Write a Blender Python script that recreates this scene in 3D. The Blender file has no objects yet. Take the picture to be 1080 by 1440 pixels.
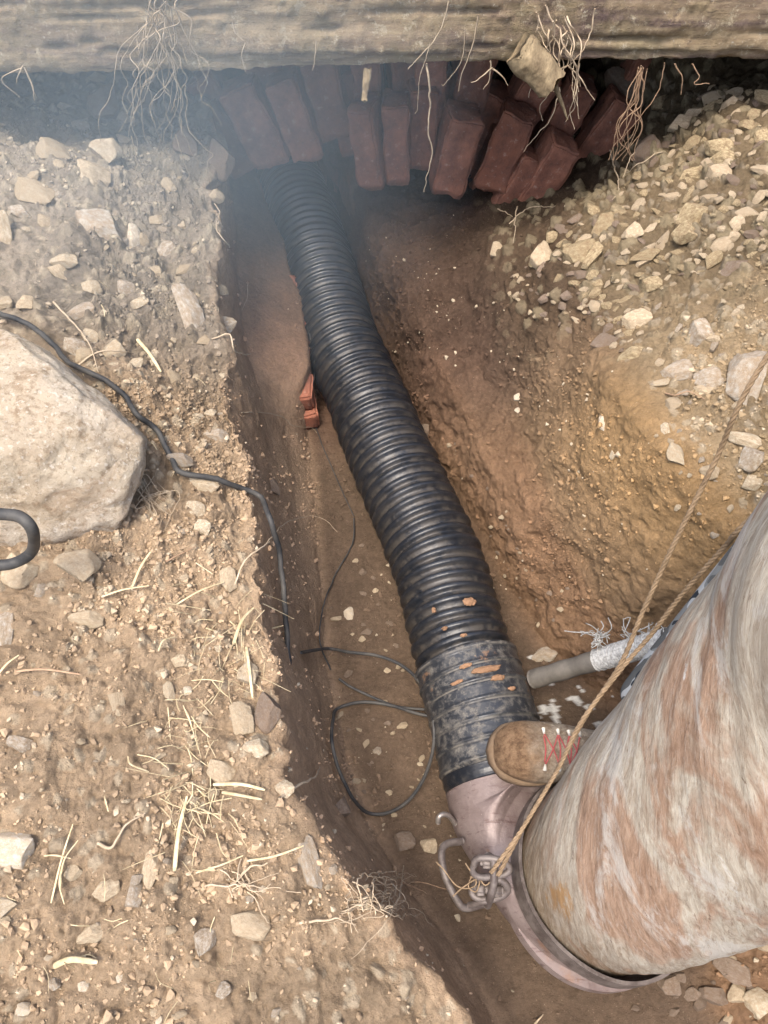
import bpy, bmesh, math, random, time
import numpy as np
from mathutils import Vector, Matrix
from mathutils.bvhtree import BVHTree
T0 = time.time()
random.seed(7); RNG = np.random.default_rng(7)
sc = bpy.context.scene
COL = sc.collection

# ------------------------------------------------------------------ camera
TH = math.radians(58); FPX = 1090.0
CAM = Vector((0, 0, 1.7))
FW = Vector((0, math.cos(TH), -math.sin(TH))); UP = Vector((0, math.sin(TH), math.cos(TH))); RT = Vector((1, 0, 0))
cd = bpy.data.cameras.new('camera'); cam = bpy.data.objects.new('camera', cd); COL.objects.link(cam)
cam.location = CAM; cam.rotation_euler = (math.radians(90) - TH, 0, 0)
cd.sensor_fit = 'VERTICAL'; cd.sensor_height = 24; cd.lens = 24 * FPX / 1440
cd.clip_start = 0.02; cd.clip_end = 500
sc.camera = cam

def ray(px, py): return FW + RT * ((px - 540) / FPX) + UP * ((720 - py) / FPX)
def W(px, py, z):
    r = ray(px, py); return CAM + r * ((z - CAM.z) / r.z)
def WY(px, py, Y):
    r = ray(px, py); return CAM + r * (Y / r.y)
def WD(px, py, d): return CAM + ray(px, py) * d

# ------------------------------------------------------------------ numpy noise
def _h(ix, iy, iz, s=0):
    h = (ix.astype(np.uint32) * np.uint32(374761393) + iy.astype(np.uint32) * np.uint32(668265263)
         + iz.astype(np.uint32) * np.uint32(2147483647 - 61) + np.uint32((s * 974634777) & 0xffffffff))
    h = (h ^ (h >> np.uint32(13))) * np.uint32(1274126177)
    h = (h ^ (h >> np.uint32(16))) * np.uint32(2246822519)
    h = h ^ (h >> np.uint32(15))
    return (h & np.uint32(0xffffff)).astype(np.float32) / np.float32(0xffffff)
def vnoise(p, s=0):
    i = np.floor(p).astype(np.int64); f = (p - i).astype(np.float32); u = f * f * (3 - 2 * f); i = i.astype(np.int32)
    r = 0
    for dx in (0, 1):
        wx = u[:, 0] if dx else 1 - u[:, 0]
        for dy in (0, 1):
            wy = u[:, 1] if dy else 1 - u[:, 1]
            for dz in (0, 1):
                wz = u[:, 2] if dz else 1 - u[:, 2]
                r = r + wx * wy * wz * _h(i[:, 0] + dx, i[:, 1] + dy, i[:, 2] + dz, s)
    return r * 2 - 1
def fbm(p, sc_, o=4, s=0, g=.5):
    a = 1; t = 0; n = 0
    for k in range(o):
        t = t + a * vnoise(p * sc_ + 17.3 * k, s + k); n += a; a *= g; sc_ *= 2.07
    return t / n
def worley(p, sc_, s=0, an=(1, 1, 1)):
    """distance to nearest cell point, its random id"""
    q = p * sc_; i = np.floor(q).astype(np.int32); f = (q - i).astype(np.float32)
    best = np.full(len(p), 9, np.float32); bid = np.zeros(len(p), np.float32)
    for dx in (-1, 0, 1):
        for dy in (-1, 0, 1):
            for dz in (-1, 0, 1):
                a, b, c = i[:, 0] + dx, i[:, 1] + dy, i[:, 2] + dz
                ox = dx + _h(a, b, c, s) - f[:, 0]; oy = dy + _h(a, b, c, s + 1) - f[:, 1]; oz = dz + _h(a, b, c, s + 2) - f[:, 2]
                d = ox * ox * an[0] + oy * oy * an[1] + oz * oz * an[2]
                m = d < best; best[m] = d[m]; bid[m] = _h(a, b, c, s + 3)[m]
    return np.sqrt(best), bid
def sstep(a, b, x):
    t = np.clip((x - a) / (b - a), 0, 1); return t * t * (3 - 2 * t)

# ------------------------------------------------------------------ materials
MATS = {}
class NT:
    def __init__(s, name):
        s.m = bpy.data.materials.new(name); s.m.use_nodes = True; s.t = s.m.node_tree; s.n = s.t.nodes; s.l = s.t.links
        s.b = s.n['Principled BSDF']; MATS[name] = s.m
        s.tc = s.n.new('ShaderNodeTexCoord')
    def link(s, a, b): s.l.new(a, b)
    def noise(s, scale, detail=6, rough=.6, vec=None, dist=0, out='Fac'):
        n = s.n.new('ShaderNodeTexNoise'); n.inputs['Scale'].default_value = scale; n.inputs['Detail'].default_value = detail
        n.inputs['Roughness'].default_value = rough; n.inputs['Distortion'].default_value = dist
        s.link(vec or s.tc.outputs['Object'], n.inputs['Vector']); return n.outputs[out]
    def map(s, scale=(1, 1, 1), rot=(0, 0, 0), src=None):
        n = s.n.new('ShaderNodeMapping'); n.inputs['Scale'].default_value = scale; n.inputs['Rotation'].default_value = rot
        s.link(src or s.tc.outputs['Object'], n.inputs['Vector']); return n.outputs[0]
    def ramp(s, fac, stops):
        n = s.n.new('ShaderNodeValToRGB'); e = n.color_ramp.elements
        while len(e) < len(stops): e.new(.5)
        for k, (p, c) in enumerate(stops):
            e[k].position = p; e[k].color = (c, c, c, 1) if isinstance(c, (int, float)) else (*c, 1)
        s.link(fac, n.inputs[0]); return n.outputs[0]
    def mix(s, fac, a, b, mode='MIX'):
        n = s.n.new('ShaderNodeMix'); n.data_type = 'RGBA'; n.blend_type = mode
        for v, i in ((fac, 0), (a, 6), (b, 7)):
            if isinstance(v, (int, float)): n.inputs[i].default_value = v if i == 0 else (v, v, v, 1)
            elif isinstance(v, tuple): n.inputs[i].default_value = (*v, 1)
            else: s.link(v, n.inputs[i])
        return n.outputs[2]
    def math(s, op, a, b=0.0):
        n = s.n.new('ShaderNodeMath'); n.operation = op
        for k, v in enumerate((a, b)):
            if isinstance(v, (int, float)): n.inputs[k].default_value = v
            else: s.link(v, n.inputs[k])
        return n.outputs[0]
    def bump(s, h, strength=.5, dist=.002, prev=None):
        n = s.n.new('ShaderNodeBump'); n.inputs['Strength'].default_value = strength; n.inputs['Distance'].default_value = dist
        s.link(h, n.inputs['Height'])
        if prev is not None: s.link(prev, n.inputs['Normal'])
        return n.outputs[0]
    def attr(s, name, out='Color'):
        n = s.n.new('ShaderNodeAttribute'); n.attribute_name = name; return n.outputs[out]
    def rand(s): return s.n.new('ShaderNodeObjectInfo').outputs['Random']
    def sep(s, v, k):
        n = s.n.new('ShaderNodeSeparateXYZ'); s.link(v, n.inputs[0]); return n.outputs[k]
    def fin(s, color, rough=.9, normal=None, spec=.3, metal=0):
        for v, i in ((color, 'Base Color'), (rough, 'Roughness'), (spec, 'Specular IOR Level'), (metal, 'Metallic')):
            if isinstance(v, (int, float)): s.b.inputs[i].default_value = v
            elif isinstance(v, tuple): s.b.inputs[i].default_value = (*v, 1)
            else: s.link(v, s.b.inputs[i])
        if normal is not None: s.link(normal, s.b.inputs['Normal'])
        return s.m

def m_soil():
    t = NT('soil'); c = t.attr('soil_color')
    f = t.ramp(t.noise(90, 8, .75), [(.25, .62), (.5, .98), (.75, 1.28)])
    g = t.ramp(t.noise(14, 5, .65), [(.3, .8), (.7, 1.18)])
    c = t.mix(1, c, f, 'MULTIPLY'); c = t.mix(1, c, g, 'MULTIPLY')
    sp = t.ramp(t.noise(420, 3, .5), [(.66, 0), (.74, 1)])
    c = t.mix(t.math('MULTIPLY', sp, .45), c, (.55, .45, .32))
    h1 = t.noise(120, 10, .72); h2 = t.noise(420, 6, .7)
    n = t.bump(h1, 1, .009); n = t.bump(h2, .9, .003, n)
    return t.fin(c, .95, n, .15)
def m_rock(name, a, b, dirt, amt=.5, spec=.2):
    t = NT(name); r = t.rand()
    c = t.mix(t.ramp(t.noise(7, 7, .7, dist=.6), [(.3, 0), (.7, 1)]), a, b)
    v = t.math('ADD', t.math('MULTIPLY', r, .5), .75)
    c = t.mix(1, c, v, 'MULTIPLY')
    d = t.ramp(t.noise(3.2, 8, .72), [(.5 - amt * .25, 1), (.5 + (1 - amt) * .3, 0)])
    c = t.mix(d, c, dirt)
    c = t.mix(t.ramp(t.noise(16, 6, .75), [(.35, .6), (.48, 0)]), c, tuple(x * .6 for x in a)); c = t.mix(t.ramp(t.noise(30, 4, .7), [(.58, 0), (.68, .5)]), c, tuple(min(.8, x * 1.35) for x in b))
    n = t.bump(t.noise(5, 9, .75), .8, .004); n = t.bump(t.noise(26, 6, .7), .7, .0012, n)
    return t.fin(c, .88, n, spec)
def m_boulder():
    t = NT('boulder_stone')
    c = t.mix(t.ramp(t.noise(6, 8, .7, dist=.4), [(.35, 0), (.65, 1)]), (.60, .51, .38), (.50, .385, .265))
    c = t.mix(t.ramp(t.noise(2.6, 4, .6), [(.5, 0), (.72, .8)]), c, (.76, .69, .58))
    c = t.mix(t.ramp(t.noise(24, 8, .75), [(.36, .8), (.48, 0)]), c, (.33, .23, .14))
    c = t.mix(t.ramp(t.noise(95, 5, .7), [(.38, .55), (.48, 0)]), c, (.28, .2, .13))
    c = t.mix(t.ramp(t.noise(130, 3, .6), [(.58, 0), (.68, .6)]), c, (.8, .74, .64))
    c = t.mix(t.ramp(t.noise(5, 6, .7, t.map((1, 1, 2.5), (.4, .2, .1)), 1.2), [(.55, 0), (.7, .65)]), c, (.40, .27, .17))
    n = t.bump(t.noise(14, 10, .75), 1, .02); n = t.bump(t.noise(60, 9, .75), 1, .008, n)
    return t.fin(c, .9, n, .2)
def m_brick(name='fired_brick', base=(.21, .075, .05), hot=(.30, .10, .065)):
    t = NT(name); r = t.rand()
    c = t.mix(r, base, hot)
    c = t.mix(t.ramp(t.noise(18, 7, .7), [(.35, .75), (.6, 0)]), c, (.09, .045, .035))
    c = t.mix(t.ramp(t.noise(60, 6, .7), [(.58, 0), (.72, .8)]), c, (.34, .25, .2))
    n = t.bump(t.noise(60, 9, .7), .8, .005); n = t.bump(t.noise(10, 5, .6), .5, .015, n)
    return t.fin(c, .85, n, .25)
def m_wall():
    t = NT('brick_masonry')
    b = t.n.new('ShaderNodeTexBrick'); t.link(t.attr('bond'), b.inputs['Vector'])
    b.inputs['Scale'].default_value = 1; b.inputs['Brick Width'].default_value = .225; b.inputs['Row Height'].default_value = .075
    b.inputs['Mortar Size'].default_value = .006; b.inputs['Color1'].default_value = (.16, .06, .04, 1)
    b.inputs['Color2'].default_value = (.24, .09, .055, 1); b.inputs['Mortar'].default_value = (.09, .06, .04, 1)
    c = t.mix(t.math('MAXIMUM', t.attr('dirt', 'Fac'), t.ramp(t.noise(7, 7, .7), [(.46, 1), (.7, .25)])), b.outputs['Color'], t.mix(t.ramp(t.noise(60, 7, .75), [(.3, 0), (.7, 1)]), (.085, .052, .034), (.155, .10, .064)))
    n = t.bump(t.noise(50, 9, .75), 1, .012)
    return t.fin(c, .9, n, .2)
def m_timber():
    t = NT('weathered_timber')
    v = t.map((1, 14, 14)); v2 = t.map((.5, 5, 5))
    c = t.mix(t.ramp(t.noise(5, 8, .7, v), [(.3, 0), (.7, 1)]), (.27, .19, .115), (.55, .43, .275))
    c = t.mix(t.ramp(t.noise(3, 5, .6, v2, .5), [(.45, 0), (.66, .85)]), c, (.17, .12, .12))
    c = t.mix(t.ramp(t.noise(5, 8, .75), [(.5, 0), (.62, .7)]), c, (.36, .29, .17))
    c = t.mix(t.ramp(t.noise(16, 9, .8, t.map((1, 2, 2)), .8), [(.58, 0), (.64, .6)]), c, (.15, .105, .075))
    c = t.mix(t.ramp(t.noise(42, 8, .8), [(.56, 0), (.62, .9)]), c, (.56, .48, .34))
    c = t.mix(t.ramp(t.noise(11, 9, .8), [(.58, 0), (.64, .8)]), c, (.47, .36, .22))
    c = t.mix(t.ramp(t.noise(85, 5, .8), [(.62, 0), (.68, .9)]), c, (.70, .64, .52))
    c = t.mix(t.ramp(t.noise(8, 8, .8, v), [(.32, .9), (.42, 0)]), c, (.07, .05, .04))
    n = t.bump(t.noise(8, 9, .75, v), 1, .012); n = t.bump(t.noise(45, 9, .78), 1, .010, n)
    return t.fin(c, .92, n, .15)
def m_plastic(name, mud=.5, bands=False):
    t = NT(name)
    d = t.ramp(t.noise(9, 9, .75, dist=.6), [(.58 - .2 * mud, 0), (.72 - .14 * mud, 1)])
    d2 = t.ramp(t.noise(55, 8, .75), [(.48, 0), (.7, 1)])
    dd = t.math('MULTIPLY', t.math('ADD', t.math('MULTIPLY', d, .6 + .3 * mud), .12 + .3 * mud), d2)
    g = t.attr('groove', 'Fac'); gr = t.ramp(t.noise(26, 6, .7), [(.42, 0), (.55, 1)])
    dd = t.math('MAXIMUM', dd, t.math('MULTIPLY', t.math('MULTIPLY', g, gr), .8 if bands else .26))
    c = t.mix(dd, (.010, .012, .016) if not bands else (.022, .024, .028), (.15, .125, .095) if not bands else (.20, .18, .15))
    if bands:
        c = t.mix(t.ramp(t.noise(7, 9, .75), [(.60, 0), (.625, .8)]), c, (.17, .10, .06))
    r = t.math('ADD', t.math('MULTIPLY', dd, .5), .3)
    n = t.bump(t.noise(80, 8, .7), .35, .003); n = t.bump(dd, .4, .003, n)
    return t.fin(c, r, n, .5)
def m_steel():
    t = NT('rusty_painted_steel')
    c = t.mix(t.ramp(t.noise(9, 8, .7, dist=.8), [(.35, 0), (.65, 1)]), (.155, .112, .102), (.25, .20, .185))
    v = t.map((4, 30, 8), (.3, .4, .7))
    c = t.mix(t.ramp(t.noise(4, 7, .75, v), [(.56, 0), (.64, .75)]), c, (.09, .05, .045))
    c = t.mix(t.ramp(t.noise(7, 8, .75), [(.56, 0), (.68, .9)]), c, (.25, .13, .065))
    c = t.mix(t.ramp(t.noise(70, 5, .7), [(.66, 0), (.72, .8)]), c, (.6, .52, .48))
    n = t.bump(t.noise(22, 9, .75), .5, .006); n = t.bump(t.noise(150, 6, .7), .5, .002, n)
    r = t.ramp(t.noise(12, 6, .6), [(.3, .35), (.7, .62)])
    return t.fin(c, r, n, .5, .25)
def m_metal(name, c0, c1, rough=.45, metal=.7):
    t = NT(name)
    c = t.mix(t.ramp(t.noise(40, 8, .7), [(.4, 0), (.6, 1)]), c0, c1)
    n = t.bump(t.noise(120, 6, .7), .5, .002)
    return t.fin(c, rough, n, .5, metal)
def m_duct():
    t = NT('stained_duct_skin')
    v = t.map((1, 1, 1), (0, 0, 0), t.attr('wrap'))
    vs = t.map((30, 130, 130), (0, 0, .6), t.attr('wrap')); vl = t.map((4.5, 10, 10), (0, 0, .6), t.attr('wrap'))
    vm = t.map((24, 60, 60), (0, 0, .5), t.attr('wrap'))
    big = t.noise(5.2, 9, .62, t.attr('wrap'), .6); mid = t.noise(1, 9, .78, vm, 1.0); fine = t.noise(1, 9, .8, vs, .8)
    c = t.mix(t.ramp(mid, [(.36, 0), (.6, 1)]), (.25, .195, .14), (.45, .40, .32))
    c = t.mix(t.ramp(big, [(.49, 0), (.56, .8)]), c, t.mix(t.ramp(mid, [(.35, 0), (.65, 1)]), (.17, .09, .052), (.36, .22, .14)))
    c = t.mix(t.ramp(t.noise(7, 10, .72, t.attr('wrap'), .5), [(.53, 0), (.6, .65)]), c, (.47, .44, .39))
    c = t.mix(t.ramp(fine, [(.54, 0), (.66, .5)]), c, (.46, .43, .38))
    c = t.mix(t.ramp(t.noise(1.3, 9, .8, vs), [(.36, .8), (.45, 0)]), c, (.17, .11, .07))
    c = t.mix(t.ramp(t.noise(13, 10, .78, t.attr('wrap'), .8), [(.62, 0), (.68, .8)]), c, (.58, .57, .54)); c = t.mix(t.ramp(t.noise(38, 6, .75, t.attr('wrap')), [(.64, 0), (.68, .8)]), c, (.12, .07, .045))
    c = t.mix(t.ramp(t.math('ADD', t.math('MULTIPLY', t.attr('ochre', 'Fac'), .42), t.noise(26, 9, .8, t.attr('wrap'))), [(.76, 0), (.86, .85)]), c, (.36, .195, .07))
    c = t.mix(t.math('MULTIPLY', t.attr('base_stain', 'Fac'), t.ramp(mid, [(.3, .9), (.7, .3)])), c, (.16, .105, .06))
    n = t.bump(mid, .7, .006); n = t.bump(fine, .9, .003, n)
    return t.fin(c, .8, n, .2)
def m_simple(name, a, b, scale=30, rough=.8, bump=.3, bd=.002, vec=None, spec=.3):
    t = NT(name); vv = t.map(vec) if vec else None
    c = t.mix(t.ramp(t.noise(scale, 7, .7, vv), [(.35, 0), (.65, 1)]), a, b)
    v = t.math('ADD', t.math('MULTIPLY', t.rand(), .3), .85); c = t.mix(1, c, v, 'MULTIPLY')
    return t.fin(c, rough, t.bump(t.noise(scale * 3, 6, .7, vv), bump, bd), spec)
def m_boot():
    t = NT('boot_leather')
    c = t.mix(t.ramp(t.noise(45, 9, .8), [(.40, 0), (.60, 1)]), (.17, .125, .085), (.37, .31, .235))
    c = t.mix(t.ramp(t.noise(110, 7, .75), [(.55, 0), (.62, .7)]), c, (.44, .38, .30))
    c = t.mix(t.attr('mud', 'Fac'), c, t.mix(t.ramp(t.noise(70, 8, .78), [(.38, 0), (.62, 1)]), (.11, .062, .033), (.29, .185, .105)))
    n = t.bump(t.noise(60, 9, .78), 1, .012); n = t.bump(t.noise(260, 5, .7), .8, .002, n)
    return t.fin(c, .8, n, .25)
def m_camo():
    t = NT('camouflage_cloth')
    n1 = t.noise(17, 1, .4, None, .6); n2 = t.noise(24, 1, .4, t.map((1, 1, 1), (1, 2, 3)), .6)
    c = t.mix(t.ramp(n1, [(.50, 0), (.51, 1)]), (.10, .10, .093), (.20, .20, .185))
    c = t.mix(t.ramp(n2, [(.57, 0), (.58, 1)]), c, (.40, .40, .375))
    c = t.mix(t.ramp(t.noise(30, 1, .4), [(.62, 0), (.63, 1)]), c, (.03, .035, .04))
    n = t.bump(t.noise(700, 2, .5), .3, .0006)
    return t.fin(c, .9, n, .15)
def m_crumb():
    t = NT('crumbs'); c = t.attr('soil_color')
    n = t.bump(t.noise(400, 5, .7), .6, .001)
    return t.fin(c, .9, n, .15)
m_soil(); m_boulder(); m_brick('fired_brick', (.20, .085, .052), (.30, .13, .082)); m_brick('orange_brick', (.24, .09, .055), (.32, .125, .075)); m_wall(); m_timber()
m_rock('pale_stone', (.46, .39, .28), (.56, .50, .39), (.33, .25, .16), .35)
m_rock('tan_stone', (.36, .285, .19), (.44, .365, .26), (.29, .215, .135), .6)
m_rock('yellow_stone', (.35, .28, .16), (.42, .35, .22), (.19, .13, .075), .45)
m_rock('grey_stone', (.36, .335, .29), (.46, .43, .37), (.27, .2, .13), .3)
m_rock('dark_stone', (.17, .13, .10), (.24, .19, .145), (.15, .10, .065), .6)
m_rock('white_stone', (.62, .57, .48), (.7, .66, .58), (.45, .36, .25), .15)
m_plastic('black_plastic', .05); m_plastic('dusty_plastic', .8, True); m_steel(); m_duct(); m_camo(); m_crumb()
m_metal('bare_steel', (.075, .058, .05), (.15, .125, .11), .55, .2); m_metal('hook_steel', (.20, .17, .15), (.30, .27, .24), .4, .6)
m_simple('grey_pole', (.075, .067, .058), (.14, .125, .105), 18, .6, .4, .002)
m_simple('white_netting', (.20, .195, .185), (.46, .46, .44), 160, .85)
m_simple('rope_fibre', (.14, .095, .055), (.25, .175, .105), 60, .9, .8, .002)
m_simple('cable_rubber', (.022, .023, .025), (.075, .07, .062), 22, .6, .2, .001)
m_simple('straw', (.38, .29, .155), (.60, .50, .32), 60, .6, .5, .001)
m_simple('pale_root', (.33, .25, .165), (.46, .37, .26), 60, .8, .4, .001)
m_simple('brown_root', (.24, .15, .09), (.36, .24, .15), 60, .85, .4, .001)
m_simple('wood_chunk', (.10, .07, .04), (.30, .23, .135), 40, .85, 1, .004, (1, .6, .5))
m_boot()
m_simple('boot_mud', (.22, .125, .06), (.30, .19, .10), 26, .8, .8, .005)
m_simple('boot_sole', (.13, .085, .05), (.20, .14, .09), 40, .9, .6, .003)
m_simple('red_lace', (.27, .04, .045), (.36, .09, .08), 80, .7)
m_simple('lace_hook', (.33, .30, .25), (.48, .45, .39), 40, .35, .2, .001)
m_simple('grey_sock', (.30, .31, .32), (.42, .42, .42), 120, .95)
m_simple('white_clip', (.72, .72, .70), (.8, .8, .78), 30, .5)
m_simple('clod_mud', (.22, .125, .07), (.29, .17, .10), 60, .9, .8, .003)
m_simple('jacket_cloth', (.05, .06, .08), (.08, .09, .11), 60, .9)
m_simple('skin', (.50, .30, .21), (.55, .34, .25), 60, .5, .1)
m_simple('hair', (.05, .035, .02), (.08, .05, .03), 90, .7)

# ------------------------------------------------------------------ object helpers
def mesh_np(name, V, Fc, mat=None, smooth=True):
    me = bpy.data.meshes.new(name)
    V = np.asarray(V, np.float32); me.vertices.add(len(V)); me.vertices.foreach_set('co', V.ravel())
    if isinstance(Fc, np.ndarray):
        k = Fc.shape[1]; me.loops.add(Fc.size); me.loops.foreach_set('vertex_index', Fc.ravel().astype(np.int32))
        me.polygons.add(len(Fc)); me.polygons.foreach_set('loop_start', np.arange(0, Fc.size, k, dtype=np.int32))
        me.polygons.foreach_set('loop_total', np.full(len(Fc), k, np.int32))
    else:
        L = [i for f in Fc for i in f]; me.loops.add(len(L)); me.loops.foreach_set('vertex_index', L)
        me.polygons.add(len(Fc)); tot = [len(f) for f in Fc]
        me.polygons.foreach_set('loop_start', np.concatenate([[0], np.cumsum(tot)[:-1]]).astype(np.int32))
        me.polygons.foreach_set('loop_total', tot)
    me.update(calc_edges=True)
    me.polygons.foreach_set('use_smooth', np.full(len(me.polygons), smooth)); me.validate()
    if mat: me.materials.append(MATS[mat])
    return me
def link(name, me, parent=None, loc=None):
    o = bpy.data.objects.new(name, me); COL.objects.link(o)
    if parent is not None: o.parent = parent
    if loc is not None: o.location = loc
    return o
def tag(o, label, cat, group=None):
    o['label'] = label; o['category'] = cat
    if group: o['group'] = group
    return o
def empty(name, loc, label, cat, group=None):
    return tag(link(name, None, None, loc), label, cat, group)
def part(name, V, Fc, mat, parent, smooth=True, label=None):
    """verts in world space; made local to the parent's location"""
    V = np.asarray(V, np.float32) - np.array(parent.matrix_basis.translation if parent.parent is None else (0, 0, 0), np.float32)
    o = link(name, mesh_np(name, V, Fc, mat, smooth), parent)
    if label: o['label'] = label
    return o
def whole(name, V, Fc, mat, label, cat, group=None, smooth=True):
    V = np.asarray(V, np.float32); c = np.array([V[:, 0].mean(), V[:, 1].mean(), V[:, 2].min()])
    return tag(link(name, mesh_np(name, V - c, Fc, mat, smooth), None, c), label, cat, group)
def color_attr(me, name, C):
    a = me.color_attributes.new(name, 'FLOAT_COLOR', 'POINT')
    a.data.foreach_set('color', np.concatenate([C, np.ones((len(C), 1))], 1).astype(np.float32).ravel())
def vec_attr(me, name, A):
    a = me.attributes.new(name, 'FLOAT_VECTOR', 'POINT'); a.data.foreach_set('vector', np.asarray(A, np.float32).ravel())
def f_attr(me, name, A):
    a = me.attributes.new(name, 'FLOAT', 'POINT'); a.data.foreach_set('value', np.asarray(A, np.float32))

def spline(P, n):
    """Catmull-Rom through P, n samples even in arc length"""
    P = np.array([tuple(p) for p in P], float); Q = np.vstack([2 * P[0] - P[1], P, 2 * P[-1] - P[-2]])
    out = []
    for i in range(len(P) - 1):
        a, b, c, d = Q[i:i + 4]
        for t in np.linspace(0, 1, 24, endpoint=False):
            out.append(.5 * (2 * b + (c - a) * t + (2 * a - 5 * b + 4 * c - d) * t * t + (3 * b - a - 3 * c + d) * t ** 3))
    out.append(P[-1]); out = np.array(out)
    L = np.concatenate([[0], np.cumsum(np.linalg.norm(np.diff(out[:, :3], axis=0), axis=1))])
    s = np.linspace(0, L[-1], n)
    return np.stack([np.interp(s, L, out[:, k]) for k in range(out.shape[1])], 1)
def frames(P):
    T = np.gradient(P, axis=0); T /= np.linalg.norm(T, axis=1)[:, None] + 1e-12
    N = np.zeros_like(P); a = np.array([0, 0, 1.]) if abs(T[0][2]) < .9 else np.array([1., 0, 0])
    n = a - T[0] * (a @ T[0]); n /= np.linalg.norm(n)
    for i in range(len(P)):
        n = n - T[i] * (n @ T[i]); n /= np.linalg.norm(n); N[i] = n
    return T, N, np.cross(T, N)
def sweep(P, R, k=8, cap=True, flat=1.0, twist=0):
    P = np.asarray(P, float)[:, :3]; T, N, B = frames(P); R = np.broadcast_to(R, len(P)); m = len(P)
    th = np.linspace(0, 2 * np.pi, k, endpoint=False)[None, :] + (np.linspace(0, twist, m)[:, None] if twist else 0)
    V = P[:, None] + R[:, None, None] * (np.cos(th)[..., None] * N[:, None] * flat + np.sin(th)[..., None] * B[:, None])
    V = V.reshape(-1, 3); i = np.arange(m - 1)[:, None] * k; j = np.arange(k)[None]; j2 = (j + 1) % k
    F_ = np.stack([i + j, i + k + j, i + k + j2, i + j2], -1).reshape(-1, 4)[:, ::-1]
    if cap:
        F_ = F_.tolist() + [list(range(k))[::-1][::-1], [(m - 1) * k + q for q in range(k)][::-1]]
    return V, F_
def merge(parts_):
    Vs, Fs, o = [], [], 0
    for V, F_ in parts_:
        Vs.append(np.asarray(V)); Fs += [[i + o for i in f] for f in (F_.tolist() if isinstance(F_, np.ndarray) else F_)]; o += len(V)
    return np.vstack(Vs), Fs
def ico(sub):
    bm = bmesh.new(); bmesh.ops.create_icosphere(bm, subdivisions=sub, radius=1)
    V = np.array([v.co[:] for v in bm.verts]); F_ = np.array([[v.index for v in f.verts] for f in bm.faces]); bm.free(); return V, F_
def box(cx, cy, cz, sx, sy, sz, sub=1, bev=.004, jit=.0, M=None, seed=0):
    bm = bmesh.new(); bmesh.ops.create_cube(bm, size=1); bmesh.ops.scale(bm, vec=(sx, sy, sz), verts=bm.verts)
    if bev: bmesh.ops.bevel(bm, geom=bm.edges[:], offset=bev, segments=2, affect='EDGES')
    if sub > 1:
        bmesh.ops.subdivide_edges(bm, edges=bm.edges[:], cuts=sub, use_grid_fill=True)
    V = np.array([v.co[:] for v in bm.verts]); F_ = [[v.index for v in f.verts] for f in bm.faces]; bm.free()
    if jit:
        V = V + jit * np.stack([fbm(V + seed, 25, 3, 3), fbm(V + seed, 25, 3, 9), fbm(V + seed, 25, 3, 15)], 1)
    if M is not None: V = V @ np.array(M.to_3x3()).T
    return V + np.array([cx, cy, cz]), F_

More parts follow.
